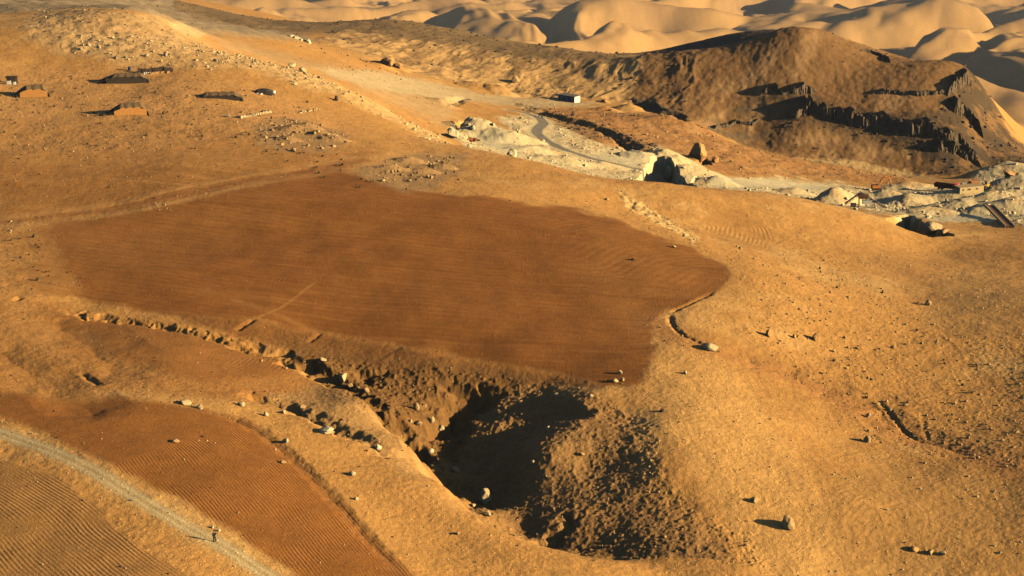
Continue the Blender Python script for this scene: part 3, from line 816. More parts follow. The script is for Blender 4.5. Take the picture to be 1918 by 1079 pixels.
LIME = mat("pale_limestone", (.46, .335, .16), .9, .3, 2.0, bump=.08)
TAN = mat("tan_stone", (.40, .25, .10), .9, .3, 2.0, bump=.08)
ORANGE_ROCK = mat("orange_rock", (.47, .25, .085), .9, .3, .8, bump=.25)
WHITE_ROCK = mat("white_limestone", (.62, .50, .27), .9, .25, .8, bump=.2)
DARK_ROCK = mat("dark_stone", (.07, .05, .035), .9, .3, 2.0, bump=.08)
BASALT = mat("basalt", (.115, .082, .046), .9, .55, .5, bump=.3)

def rock_mesh(name, seed, sub=2, cuts=11, m=LIME, rough=.10):
    rnd = random.Random(seed)
    bm_ = bmesh.new(); bmesh.ops.create_icosphere(bm_, subdivisions=sub, radius=1.0)
    planes = []
    for _ in range(cuts):
        n = Vector((rnd.gauss(0, 1), rnd.gauss(0, 1), rnd.gauss(0, 1))).normalized()
        planes.append((n, rnd.uniform(.5, .85)))
    for v in bm_.verts:
        p = v.co.copy()
        for n, d in planes:
            k = p.dot(n) - d
            if k > 0: p -= n * k
        p *= 1 + rough * mnoise.noise(p * 2.3 + Vector((seed, 0, 0)))
        v.co = p
    me = bpy.data.meshes.new(name); bm_.to_mesh(me); bm_.free(); me.materials.append(m)
    return me

# ------------------------------------------------------------------ visibility of the land, and a scatter that follows it
Efin = F * (Z - CAMZ) / R
VIS = Efin >= np.maximum.accumulate(np.vstack([np.full((1, nX), -1e9), Efin[:-1]]), axis=0) - 1.0
U, V = pix(WX, WY, Z)
INF = (U > -5) & (U < 1923) & (V > -5) & (V < 1084)
celld = np.hypot(np.diff(WX, axis=0)[:, :-1], np.diff(WY, axis=0)[:, :-1]) * np.hypot(np.diff(WX, axis=1)[:-1], np.diff(WY, axis=1)[:-1])
SR = np.random.RandomState(11)
def scatter(mask, per_m2):
    w = np.clip(mask[:-1, :-1], 0, 1) * per_m2 * celld * (INF & VIS)[:-1, :-1]
    n = SR.poisson(w)
    i, j = np.nonzero(n)
    rep = n[i, j]; i = np.repeat(i, rep); j = np.repeat(j, rep)
    fx, fs = SR.rand(len(i)), SR.rand(len(i))
    x = WX[i, j] + (WX[i, j + 1] - WX[i, j]) * fx + (WX[i + 1, j] - WX[i, j]) * fs
    y = WY[i, j] + (WY[i, j + 1] - WY[i, j]) * fx + (WY[i + 1, j] - WY[i, j]) * fs
    return np.c_[x, y, height(x, y)]


# ------------------------------------------------------------------ basalt cliff bands on the mountain
def cliff(label, pts, tall, base_dv, seed, dmin=950, dmax=1120, m=BASALT, name="basalt_cliff", recess=1.9):
    """a continuous ribbed rock face along a line of the slope, its top running back into the hill"""
    ln = np.array([land(u, v + base_dv, dmin, dmax) for u, v in pts])
    seg = np.r_[0, np.cumsum(np.hypot(*np.diff(ln[:, :2], axis=0).T))]; L = seg[-1]
    n = max(12, int(L / .4)); t = np.linspace(0, L, n)
    x = np.interp(t, seg, ln[:, 0]); y = np.interp(t, seg, ln[:, 1])
    y = y + 2.2 * fbm(t / 9, t * 0 + seed, 2, 200 + seed)
    env = np.clip(np.minimum(t / (.12 * L), (L - t) / (.14 * L)), 0, 1) ** .7
    gap = sstep(-.75, -.25, gnoise(t / 7, t * 0 + 3.3 * seed, 210))
    h = tall * env * (.78 + .38 * fbm(t / 5, t * 0 + seed, 2, 214) + .16 * gnoise(t / .9, t * 0 + seed, 216)) * (.35 + .65 * gap)
    h = np.maximum(h, .15)
    S_ = np.linspace(0, 1, 13); rows_ = []
    for s_ in S_:
        rib = 1.15 * (np.abs(gnoise(t / 1.5, t * 0 + seed + s_ * .5, 220)) - .35) + .9 * gnoise(t / 3.8, t * 0 + s_ * .9, 224) + .3 * gnoise(t / .7, t * 0 + s_ * 5, 226)
        ledge = .35 * math.floor(s_ * 4) / 4
        back = h * (.16 * s_ + .22 * ledge) + rib * np.minimum(1, h / 2.5)
        zz = height(x, y) - 1.2 + (h + 1.2) * s_ + .18 * gnoise(t / .8, t * 0 + s_ * 6, 228)
        rows_.append(np.c_[x, y + back, zz])
    for k, (bk, dz) in enumerate(((.35, .06), (.8, 0), (1.3, -.15), (recess, -.3))):
        yb = y + h * bk + .3
        zz = np.minimum(height(x, y) + h * (1 + dz * .3), height(x, y) + h) + .25 * gnoise(t / 1.1, t * 0 + k, 230) * (k < 3)
        zz = zz * 1.0 - (.6 if k == 3 else 0)
        rows_.append(np.c_[x, np.maximum(yb, rows_[12][:, 1] + .3 * (k + 1)), zz])
    nr = len(rows_); V_ = np.stack(rows_, 1).reshape(-1, 3)
    b = MB(); b.v = [tuple(p) for p in V_]
    b.f = [(i * nr + k, (i + 1) * nr + k, (i + 1) * nr + k + 1, i * nr + k + 1) for i in range(n - 1) for k in range(nr - 1)]
    return tag(b.build(name, m), label, "cliff")
cliff("long lower band of dark columnar cliff across the brown mountain", CLIFFS['lower'], 7.2, 28, 1)
cliff("short dark cliff band highest up on the left of the brown mountain", CLIFFS['upper'], 4.2, 16, 2)
cliff("low broken dark ledge under the crest at the right of the brown mountain", [(1630,168),(1690,172),(1745,172),(1785,168)], 2.6, 8, 3)
cliff("steep dark crag forming the right end of the brown mountain", [(1775,160),(1790,150),(1805,138),(1822,140)], 6.5, 22, 4, 960, 1100)
cliff("dark jagged crag stepping down towards the quarry from the mountain's right end", [(1752,262),(1790,268),(1815,280),(1838,292)], 6.0, 22, 5, 960, 1100)
cliff("tall dark crag face at the far right edge of the brown mountain", [(1786,186),(1806,196),(1826,214),(1842,236)], 7.0, 24, 8, 960, 1100)
cliff("small dark crag on the skyline right of the mountain's summit", [(1612,88),(1630,92),(1655,100),(1668,110)], 2.2, 8, 6, 1000, 1110)
cliff("dark rubble rib at the foot of the mountain's left flank", [(1320,238),(1345,232),(1370,226),(1400,222),(1430,214)], 2.0, 10, 7, 950, 1100)

# ------------------------------------------------------------------ named rocks
ROCKS = [rock_mesh("boulder", 100 + k, 3 if k < 4 else 2, 12) for k in range(12)]
def boulder(u, v, wpx, hpx, label, seed, m=LIME, dmin=250, dmax=1250, name="boulder", cat="boulder", group=None, sink=.22, deep=1.0):
    p = land(u, v + hpx * .35, dmin, dmax)
    D = np.linalg.norm(p - np.array([0, 0, CAMZ])); s = D / F
    w, h = wpx * s / 2, hpx * s / 2
    me = ROCKS[seed % len(ROCKS)]
    o = bpy.data.objects.new(name, me); COL.objects.link(o)
    rnd = random.Random(seed * 7 + 1)
    o.location = (p[0], p[1] + w * .3, p[2] + h * (.8 - sink)); o.scale = (w * 1.25, w * 1.1 * deep, h * 1.35)
    o.rotation_euler = (rnd.uniform(-.15, .15), rnd.uniform(-.15, .15), rnd.uniform(0, 6.28) if abs(w / h - 1) < .4 else rnd.uniform(-.4, .4))
    if m is not LIME:
        o.material_slots[0].link = 'OBJECT'; o.material_slots[0].material = m
    return tag(o, label, cat, group)
G1 = "boulders in and beside the shaded gully"
G2 = "boulders on the near slope"
G3 = "boulders on the right-hand slopes"
for a in [
    (908,932,24,27,"largest pale round boulder at the foot of the black gully shadow",0,LIME,345,400,G1),
    (912,962,13,12,"smaller pale boulder just below the largest round gully boulder",1,LIME,345,400,G1),
    (886,948,9,6,"little pale rock at the gully lip left of the largest round boulder",2,LIME,345,400,G1),
    (641,707,20,17,"bright square boulder at the gully head where the shadow begins",3,LIME,385,430,G1),
    (656,722,12,11,"tan round boulder just below the bright square gully boulder",4,TAN,385,420,G1),
    (686,731,12,12,"tan rock right of the two boulders at the gully head",5,TAN,385,420,G1),
    (604,674,13,9,"pale rock at the edge of the upper ditch before the gully",6,LIME,390,430,G1),
    (827,802,14,12,"round tan boulder inside the left lobe of black shadow",7,LIME,375,410,G1),
    (809,788,9,12,"upright pale rock in the left lobe of black shadow",8,LIME,375,410,G1),
    (783,796,16,9,"flat pale rock low in the left lobe of black shadow",9,TAN,375,410,G1),
    (769,789,6,9,"small white rock on the gully lip beside the left black lobe",10,LIME,370,400,G1),
    (794,760,9,8,"small tan rock at the top of the left black shadow lobe",11,TAN,380,415,G1),
    (780,762,10,14,"bent tan rock sticking up from the top of the left shadow lobe",12,TAN,380,415,G1),
    (1042,739,13,7,"pale flat rock at the upper edge of the big black hollow",13,LIME,380,420,G1),
    (1107,741,8,5,"little white slab at the tip of the big black hollow",14,LIME,380,420,G1),
    (1026,801,8,9,"lone pale rock at the right side of the big black hollow",15,LIME,360,400,G1),
    (998,866,9,8,"pale rock on the lower right edge of the big black hollow",16,LIME,350,390,G1),
    (853,880,16,14,"broken tan rock on the gully lip under the black hollow",17,TAN,350,385,G1),
    (1090,852,10,7,"tan rock among the tussocks right of the black hollow",18,TAN,350,390,G1),
    (707,838,13,11,"whitish boulder at the top of the pale spur left of the gully",19,WHITE_ROCK,350,400,G2),
    (806,845,12,8,"white rock at the gully lip below the left shadow lobe",20,WHITE_ROCK,350,400,G2),
    (612,808,26,12,"long pale rock at the end of the small side ravine",21,WHITE_ROCK,340,400,G2),
    (565,763,13,10,"tan rock standing in the head of the small side ravine",22,TAN,340,410,G2),
    (346,754,20,11,"widest pale rock on the upper edge of the brown strip field",23,LIME,330,400,G2),
    (374,763,11,9,"pale rock just right of the widest one on the strip field's edge",24,LIME,330,400,G2),
    (452,757,15,9,"pale rock on the sand between strip field and side ravine",25,LIME,330,400,G2),
    (498,777,9,8,"small pale rock on the sand above the strip field's bend",26,LIME,330,400,G2),
    (530,772,11,7,"small flat pale rock just left of the side ravine",27,LIME,330,400,G2),
    (535,827,13,10,"pale rock with a shadow at the outer bend of the strip field",28,LIME,320,390,G2),
    (328,827,15,7,"tan rock lying in the middle of the brown strip field",29,TAN,310,380,G2),
    (530,866,10,7,"small tan rock inside the strip field near its right edge",30,TAN,310,380,G2),
    (658,887,14,9,"pale rock alone on the smooth sand below the gully spur",31,LIME,320,380,G2),
    (668,935,9,7,"small pale rock alone on the sand right of the strip field",32,LIME,310,370,G2),
    (856,1001,9,6,"small grey rock on the sand near the lower gully lip",33,TAN,310,370,G2),
    (398,988,6,6,"white stone at the road's edge just behind the walker",34,WHITE_ROCK,290,340,G2),
    (410,994,6,6,"white stone at the road's edge nearest the walker's head",35,WHITE_ROCK,290,340,G2),
    (1476,980,26,24,"largest boulder on the bright right-hand ridge",36,TAN,320,400,G3),
    (1414,938,16,13,"grey boulder above and left of the largest ridge boulder",37,TAN,320,400,G3),
    (1330,651,26,13,"flat pale slab where the erosion line crosses the ridge",38,LIME,380,450,G3),
    (1283,698,9,9,"small round pale rock on the bright ridge below the flat slab",39,LIME,360,430,G3),
    (1162,698,10,8,"single pale rock near the field's lower right corner",40,LIME,380,420,G3),
    (1152,713,12,8,"left rock of the cluster at the field's lower right corner",41,LIME,380,420,G3),
    (1166,711,8,8,"right rock of the cluster at the field's lower right corner",42,TAN,380,420,G3),
    (1740,568,12,12,"pointed tan boulder with a long shadow on the upper right slope",43,TAN,440,540,G3),
    (1624,824,14,13,"tan boulder with a big dark shadow below the erosion line",44,TAN,360,430,G3),
    (1627,779,9,9,"small round pale rock just above the erosion line",45,LIME,380,440,G3),
    (1667,768,8,7,"little white rock at the head of the dark crack",46,LIME,380,440,G3),
    (1528,632,14,18,"upright orange slab of the small outcrop on the right slope",47,ORANGE_ROCK,410,480,G3),
    (1440,625,12,14,"left slab of the small orange outcrop on the right slope",48,ORANGE_ROCK,410,480,G3),
    (1488,630,8,9,"middle rock of the small orange outcrop on the right slope",49,ORANGE_ROCK,410,480,G3),
    (1712,1029,16,9,"orange rock leading the short row in the lower right corner",50,ORANGE_ROCK,330,380,G3),
    (1742,1035,15,10,"tan rock ending the short row in the lower right corner",51,TAN,330,380,G3),
    (1766,1038,14,8,"pale flat rock right of the short row in the lower right",52,LIME,330,380,G3),
    (1186,486,9,5,"dark rock lying on the ploughed field's right part",53,DARK_ROCK,440,520,G3),
    (1262,462,9,6,"tan rock at the upper right edge of the ploughed field",54,TAN,450,540,G3),
    (1136,373,9,5,"tan rock casting a shadow above the ploughed field's far edge",55,TAN,480,580,G3),
    (1240,770,10,5,"dark flat rock alone on the bright ridge",56,DARK_ROCK,350,400,G3),
]:
    boulder(*a[:5], a[5], a[6], a[7], a[8], group=a[9])
for a in [
    (630,185,8,10,"small black rock standing alone right of the tents",60,DARK_ROCK,560,680,"dark_rock","rock"),
    (428,217,8,7,"white-faced rock beside the pale stone row below the tents",61,LIME,520,640,"boulder","boulder"),
    (1308,288,30,32,"tall orange rock tower standing behind the quarry floor",62,ORANGE_ROCK,800,960,"rock_tower","rock"),
    (1341,299,15,16,"smaller orange rock right of the tall orange rock tower",63,ORANGE_ROCK,800,960,"rock_tower","rock"),
    (1254,326,24,32,"pale upright rock pillar left in the middle of the black quarry cut",64,WHITE_ROCK,720,840,"rock_pillar","rock"),
    (1290,340,24,26,"pale rock buttress at the right side of the black quarry cut",65,WHITE_ROCK,720,840,"rock_pillar","rock"),
    (848,250,22,24,"largest squared white block at the left end of the quarry",66,WHITE_ROCK,700,900,"limestone_block","block"),
    (884,240,11,10,"round white block in the rubble of the quarry's left end",67,WHITE_ROCK,740,900,"limestone_block","block"),
    (958,288,20,16,"pale rock stump at the quarry's front edge, left part",68,WHITE_ROCK,700,860,"limestone_block","block"),
    (726,117,26,18,"orange crag on the skyline beside the upper track",69,ORANGE_ROCK,760,1000,"crag","rock"),
    (745,122,14,14,"right-hand companion of the orange crag beside the upper track",70,ORANGE_ROCK,760,1000,"crag","rock"),
    (576,66,8,10,"bright squared block ending the pale bench on the left skyline",71,WHITE_ROCK,760,1000,"limestone_block","block"),
    (965,150,16,12,"dark pointed rock on the slope behind the upper track",72,TAN,960,1100,"crag","rock"),
    (1132,189,13,8,"orange rock right of the white cabin",73,ORANGE_ROCK,900,1060,"boulder","boulder"),
    (1745,428,34,18,"broken pale rock face on the right of the dark pit",74,LIME,590,720,"crag","rock"),
    (1768,433,20,10,"low rock right end of the dark pit",75,TAN,590,720,"crag","rock"),
    (546,121,16,12,"angular pale rock, tallest on the crest right of the tents",76,LIME,600,760,"boulder","boulder"),
    (566,131,14,10,"pale rock just right of the tallest crest rock",77,LIME,600,760,"boulder","boulder"),
    (1890,326,24,12,"orange mound-like rock at the quarry's far right edge",78,ORANGE_ROCK,800,1000,"boulder","boulder"),
]:
    boulder(*a[:5], a[5], a[6], a[7], a[8], name=a[9], cat=a[10])

# ------------------------------------------------------------------ loose stones: the largest are things, the rest one mass
zones = [   # mask, per m2, size min, size max, material, group, label
    (stony_ridge, .13, .3, 1.3, LIME, "rocks of the stony ridge above the tents", "pale rock lying on the stony ridge above the tents"),
    (np.exp(-((line_near(dense(ground_line([(u, v + 34) for u, v in CLIFFS['lower']], 950, 1120), 1.5), 14)[0]) / 4.0) ** 2) * (DS > 900), .30, .4, 1.6, DARK_ROCK, None, None),
    (knoll, .05, .25, 1.0, LIME, None, None),
    (knoll, .03, .25, .9, DARK_ROCK, None, None),
    (tent_ground, .05, .12, .35, LIME, None, None),
    (area([(480,62),(700,120),(860,185),(820,235),(700,190),(560,120)], 650, 1000, 12, 2), .02, .25, .9, LIME, None, None),
    (crest_m, .09, .3, 1.4, LIME, "rocks on the crest right of the tents", "pale rock on the crest that falls from the tents to the quarry"),
    (area([(480,228),(530,222),(600,235),(660,262),(640,282),(560,285),(500,278),(480,255)], 520, 640, 6, 1), .22, .3, 1.3, TAN, "rocks of the ruined heap under the tents", "rock in the broken heap below the tents"),
    (area([(690,318),(740,300),(800,288),(850,300),(845,325),(800,335),(740,345),(700,338)], 500, 620, 6, 1), .22, .3, 1.2, TAN, "rocks of the heap above the field", "rock in the heap at the ploughed field's far edge"),
    (area([(700,345),(780,340),(800,355),(760,365),(690,350)], 480, 600, 6, 1), .2, .1, .35, LIME, None, None),
    (tent_ground, .035, .15, .7, LIME, "rocks round the tents", "pale stone on the ground around the tents"),
    (tent_ground, .035, .15, .55, DARK_ROCK, None, None),
    (area([(0,413),(60,412),(62,432),(0,440)], 430, 520, 3, 1) + area([(290,378),(325,376),(322,394),(290,398)], 430, 540, 3, .5), .35, .2, .7, LIME, "rocks on the field's left edge", "pale stone in the small piles on the field's left edge"),
    (area([(0,488),(60,482),(62,498),(0,510)], 400, 500, 4, 1) + area([(60,545),(160,515),(160,524),(90,556)], 400, 480, 4, 1), .4, .12, .4, LIME, None, None),
    (area([(1380,470),(1560,500),(1750,600),(1940,640),(1940,900),(1700,860),(1480,700),(1400,620)], 360, 560, 20), .16, .18, .75, TAN, "rocks on the upper right slope", "tan stone on the upper right slope"),
    (area([(1540,480),(1700,470),(1940,560),(1940,700),(1740,640),(1560,540)], 400, 600, 14), .10, .18, .6, LIME, None, None),
    (np.exp(-(line_near(swale_line, 14)[0] / 3.0) ** 2) * (DS < 470), .16, .18, .65, TAN, "stones along the erosion line", "stone in the erosion line down the right slope"),
    (area([(1480,830),(1940,760),(1940,1100),(1480,1100)], 320, 430, 20), .07, .16, .65, LIME, "rocks of the lower right ploughed ground", "pale stone on the lower right ploughed ground"),
    (pale_right, .06, .1, .4, TAN, None, None),
    (shade_slope, .10, .16, .55, TAN, "stones on the shaded gully slope", "tan stone among the tussocks of the shaded gully slope"),
    (shade_slope, .03, .12, .4, LIME, None, None),
    (np.exp(-(line_near(gully_line, 14)[0] / 4.0) ** 2) * (DS > 345), .12, .18, .7, TAN, "stones along the gully", "tan stone along the gully's floor and banks"),
    (spur_slope, .12, .1, .4, LIME, None, None),
    (np.exp(-((line_near(road_line, 8)[0] - 3.0) / .7) ** 2), .30, .12, .42, LIME, "stones beside the dirt road", "pale stone on the verge of the near dirt road"),
    (road_verge * (1 - near_road), .7, .05, .18, LIME, None, None),
    (bright_lip, .08, .25, .9, LIME, "rocks on the bright lip", "pale rock on the bright lip beyond the field"),
    (np.clip(corner_field + strip_field + main_field, 0, 1), .012, .08, .22, LIME, None, None),
    ((R < 620) * (1 - main_field), .05, .1, .4, LIME, None, None),
    ((R < 620) * (1 - main_field), .03, .12, .45, DARK_ROCK, None, None),
    (quarry * (1 - np.clip(flatq + asph_verge, 0, 1)), .05, .4, 1.5, WHITE_ROCK, "blocks of quarry rubble", "white rubble block in the quarry"),
    (area([(790,205),(850,235),(870,275),(830,268),(780,235)], 620, 760, 6), .06, .3, 1.2, LIME, "rocks above the quarry's left end", "pale rock on the slope above the quarry's left end"),
    (red_spur, .02, .4, 1.4, TAN, "rocks on the red spur", "tan rock on the reddish spur behind the quarry"),
    (red_spur, .012, .4, 1.2, DARK_ROCK, None, None),
    (ravine, .10, .5, 1.8, DARK_ROCK, None, None),
    (bowl_m, .010, .5, 1.8, DARK_ROCK, None, None),
    (brown_ridge, .008, .5, 1.5, DARK_ROCK, None, None),
    (mountain_m, .008, .4, 1.3, DARK_ROCK, None, None),
    (dark_m * mountain_m, .05, .6, 2.2, DARK_ROCK, None, None),
    (benchtrack, .02, .3, 1.0, LIME, None, None),
]
cand = []; loose = {}
for zi, (mk, dens_, s0, s1, m, grp, lab) in enumerate(zones):
    pts = scatter(mk.astype(np.float32), dens_)
    sz = s0 * (s1 / s0) ** (SR.rand(len(pts)) ** 2.2)
    for p, q in zip(pts, sz):
        if grp: cand.append((q / np.linalg.norm(p - [0, 0, CAMZ]), q, p, zi))
        else: loose.setdefault(m.name, []).append((p, q))
cand.sort(key=lambda c: -c[0])
small = [rock_mesh("stone", 300 + k, 2, 9) for k in range(8)]
sm_rnd = random.Random(5)
for k, (_, q, p, zi) in enumerate(cand):
    m, grp, lab = zones[zi][4], zones[zi][5], zones[zi][6]
    if k < 235:
        o = bpy.data.objects.new("rock", small[k % 8]); COL.objects.link(o)
        e = (q * sm_rnd.uniform(.8, 1.4) * .62, q * sm_rnd.uniform(.7, 1.1) * .62, q * sm_rnd.uniform(.5, .95) * .62)
        o.scale = e; o.location = (p[0], p[1], p[2] + e[2] * .35)
        o.rotation_euler = (sm_rnd.uniform(-.3, .3), sm_rnd.uniform(-.3, .3), sm_rnd.uniform(0, 6.28))
        if m is not LIME:
            o.material_slots[0].link = 'OBJECT'; o.material_slots[0].material = m
        tag(o, lab, "rock", grp)
    else:
        loose.setdefault(m.name, []).append((p, q))
def merged_stones(name, items, m, label):
    tv, tf = [], []
    protos = []
    for k in range(6):
        me = rock_mesh("tmp", 500 + k, 1, 7)
        v = np.array([x.co[:] for x in me.vertices]); f = np.array([list(pp.vertices) for pp in me.polygons])
        protos.append((v, f)); bpy.data.meshes.remove(me)
    rs = np.random.RandomState(3); off = 0
    for p, q in items:
        v, f = protos[rs.randint(6)]
        a = rs.rand() * 6.28; c, s = math.cos(a), math.sin(a)
        sx, sy, sz = q * .6 * (.7 + .7 * rs.rand()), q * .6 * (.7 + .5 * rs.rand()), q * .6 * (.45 + .5 * rs.rand())
        w = v * [sx, sy, sz]
        w = np.c_[w[:, 0] * c - w[:, 1] * s, w[:, 0] * s + w[:, 1] * c, w[:, 2]] + p + [0, 0, sz * .3]
        tv.append(w); tf.append(f + off); off += len(v)
    tv = np.concatenate(tv).astype(np.float32); tf = np.concatenate(tf).astype(np.int32)
    me = bpy.data.meshes.new(name)
    me.vertices.add(len(tv)); me.vertices.foreach_set("co", tv.ravel())
    me.loops.add(tf.size); me.loops.foreach_set("vertex_index", tf.ravel())
    me.polygons.add(len(tf)); me.polygons.foreach_set("loop_start", np.arange(0, tf.size, 3, dtype=np.int32))
    me.update(calc_edges=True); me.materials.append(m)
    o = bpy.data.objects.new(name, me); COL.objects.link(o)
    return tag(o, label, "stones", kind="stuff")
for key, nm, lab in (("pale_limestone", "loose_stones", "countless small pale stones strewn over the sandy slopes"), ("tan_stone", "loose_stones", "countless small tan stones strewn over the sandy slopes"),
                     ("dark_stone", "loose_stones", "countless small dark stones strewn over slopes and mountain"), ("white_limestone", "loose_stones", "small white rubble strewn over the quarry floor")):
    if key in loose:
        merged_stones(nm, loose[key], bpy.data.materials[key], lab)
print("stones", len(cand), {k: len(v) for k, v in loose.items()})

# scrub: low grey-green tufts
SCRUB = mat("scrub", (.085, .085, .045), .9, .4, 5)
def tufts(name, pts, label, smin, smax):
    b_v, b_f = [], []; rs = np.random.RandomState(9); off = 0
    for p in pts:
        s = smin + (smax - smin) * rs.rand() ** 2
        for k in range(9):
            a = rs.rand() * 6.28; r = s * (.3 + .7 * rs.rand()); h = s * (.4 + .7 * rs.rand()); w = s * .28
            dx, dy = math.cos(a), math.sin(a)
            b_v += [(p[0] - dy * w, p[1] + dx * w, p[2] - .05), (p[0] + dy * w, p[1] - dx * w, p[2] - .05), (p[0] + dx * r + dy * w * .5, p[1] + dy * r - dx * w * .5, p[2] + h), (p[0] + dx * r - dy * w * .5, p[1] + dy * r + dx * w * .5, p[2] + h * .9)]
            b_f.append((off, off + 1, off + 2, off + 3)); off += 4
    me = bpy.data.meshes.new(name); me.from_pydata(b_v, [], b_f); me.update(); me.materials.append(SCRUB)
    o = bpy.data.objects.new(name, me); COL.objects.link(o)
    return tag(o, label, "scrub", kind="stuff")
sp = [scatter(tent_ground, .02), scatter(area([(20,450),(70,445),(75,500),(160,520),(150,545),(70,535),(50,500),(20,490)], 400, 520, 8), .12), scatter(area([(440,240),(520,240),(700,330),(860,290),(880,330),(700,360),(480,290)], 480, 640, 10), .03),
      scatter(area([(560,90),(760,120),(760,160),(600,130)], 700, 1000, 10), .01), scatter(rough_r, .008), scatter(grey_slope + brown_ridge, .004)]
tufts("desert_scrub", np.concatenate(sp), "low dark green desert scrub dotted over the stony ground", .25, .7)

# ------------------------------------------------------------------ tents
GOAT = mat("dark_goat_hair", (.055, .042, .028), .95, .35, 1.2)
CANVAS = mat("brown_canvas", (.16, .105, .05), .95, .25, 1.2)
SACK = mat("orange_sackcloth", (.46, .21, .055), .95, .2, 1.0)
WOOD = mat("pole_wood", (.22, .15, .08), .8, .2, 4)
WHITE = mat("white_paint", (.74, .68, .52), .7, .08, 1)
def tent(u0, u1, v, label, depth, hgt, front, rz, nbay=4, droop=.25, tail=2.0, dmin=520, dmax=680):
    """long low tent: front wall or dark shade sheet toward the viewer, sloping roof, lean end with guy strips on the left"""
    a, b = land(u0, v, dmin, dmax), land(u1, v, dmin, dmax)
    L = math.hypot(b[0] - a[0], b[1] - a[1])
    t = thing("bedouin_tent", label, "tent", ((a[0] + b[0]) / 2, (a[1] + b[1]) / 2, min(a[2], b[2])), rz, "long low tents on the stony slope")
    dz = 0.0
    n = nbay * 4
    roof = MB(); vs = []; fs = []
    ridge_y, back_y = depth * .5, depth
    prof = [(0, .72), (.25, .88), (.5, 1.0), (.75, .78), (1.0, .35)]
    for i in range(n + 1):
        x = -L / 2 + L * i / n
        sag = droop * abs(math.sin(math.pi * i * nbay / n)) * .5
        for py, ph in prof:
            ef = .62 + .38 * min(1, (i / n) / .22) if i / n < .5 else .55 + .45 * min(1, (1 - i / n) / .16)
            vs.append((x, py * depth + .25 * math.sin(i * 1.7), (hgt * ph - sag * (ph ** 1.5)) * ef))
    k = len(prof)
    for i in range(n):
        for j in range(k - 1):
            fs.append((i * k + j, (i + 1) * k + j, (i + 1) * k + j + 1, i * k + j + 1))
    roof.add(vs, fs)
    r = roof.build("roof", CANVAS, t)
    sol = r.modifiers.new("thickness", 'SOLIDIFY'); sol.thickness = .05
    w = MB(); efs = [.62 + .38 * min(1, (i / n) / .22) if i / n < .5 else .55 + .45 * min(1, (1 - i / n) / .16) for i in range(n + 1)]
    for i in range(n):
        x0, x1 = -L / 2 + L * i / n, -L / 2 + L * (i + 1) / n
        s0, s1 = droop * abs(math.sin(math.pi * i * nbay / n)) * .25, droop * abs(math.sin(math.pi * (i + 1) * nbay / n)) * .25
        w.add([(x0, .02, -.6), (x1, .02, -.6), (x1, .06, (hgt * .72 - s1) * efs[i + 1]), (x0, .06, (hgt * .72 - s0) * efs[i]), (x0, .14, -.6), (x1, .14, -.6), (x1, .14, (hgt * .72 - s1) * efs[i + 1]), (x0, .14, (hgt * .72 - s0) * efs[i])],
              [(0, 1, 2, 3), (7, 6, 5, 4), (0, 4, 5, 1), (3, 2, 6, 7)])
    w.build("front_wall_or_shade", front, t)  # on open tents a dark sheet that paints the shade under the roof
    for sx in (-1, 1):
        e = MB()
        x = sx * L / 2
        reach = tail if sx < 0 else .8
        pts = [(0, 0), (0, .62 * hgt), (depth * .5, hgt), (depth, .35 * hgt), (depth, 0)]
        vv = [(x, py, pz * (.62 if sx < 0 else .55)) for py, pz in pts[1:4]] + [(x + sx * reach, -.4, -.5), (x + sx * reach * 1.15, depth * .5, -.5), (x + sx * reach, depth + .3, -.5)]
        e.add(vv, [(0, 1, 4, 3), (1, 2, 5, 4), (0, 3, 3, 0)[:3]])
        ew = e.build("end_wall", GOAT, t)
        ew.modifiers.new("thickness", 'SOLIDIFY').thickness = .05
    for i in range(nbay + 1):
        p = MB(); x = -L / 2 + L * i / nbay
        p.tube([(x, depth * .5, -.3), (x, depth * .5, (hgt + .12) * efs[i * 4])], .06, 6); p.build("pole", WOOD, t)
    for i in range(5):
        g = MB(); y = depth * i / 4
        g.bar((-L / 2, y, hgt * .62 * (.62 + .3 * (1 - abs(i - 2) / 2))), (-L / 2 - tail * 1.5, y - .3, -.2), .07, .03); g.build("guy_rope", WOOD, t)
    return t
tent(38, 90, 182, "long tent at the left edge with a bright orange front wall", 4.6, 3.3, SACK, .26, 3)
tent(214, 276, 216, "nearest tent, reddish orange front wall and dark left end, below the others", 4.6, 3.4, SACK, .28, 4, tail=3.2)
tent(200, 276, 156, "dark topped long tent with a dark sheet for its shaded open front, higher than the nearest tent", 4.4, 2.8, GOAT, .16, 5, tail=3.6)
tent(372, 450, 187, "dark topped long tent furthest right, a dark sheet for the shade in its open front", 4.4, 2.6, GOAT, .14, 5, tail=3.0)

p = land(22, 158, 540, 700)
t = thing("shack", "small dark roofed shelter with pale goods under it at the far left", "shelter", p, .1)
b = MB(); b.box((0, 0, 2.2), (3.4, 2.6, .18)); b.build("roof", GOAT, t)
b = MB(); b.box((0, 1.2, 1.0), (3.2, .1, 2.4)); b.build("back_wall", GOAT, t)
for x in (-1.5, 1.5):
    b = MB(); b.tube([(x, -1.2, -.3), (x, -1.2, 2.2)], .06, 6); b.build("post", WOOD, t)
b = MB(); b.box((-.7, -.4, .45), (1.3, .9, 1.2), None, .8); b.box((.9, -.2, .3), (.8, .8, .8), None, .8); b.build("goods", WHITE, t)

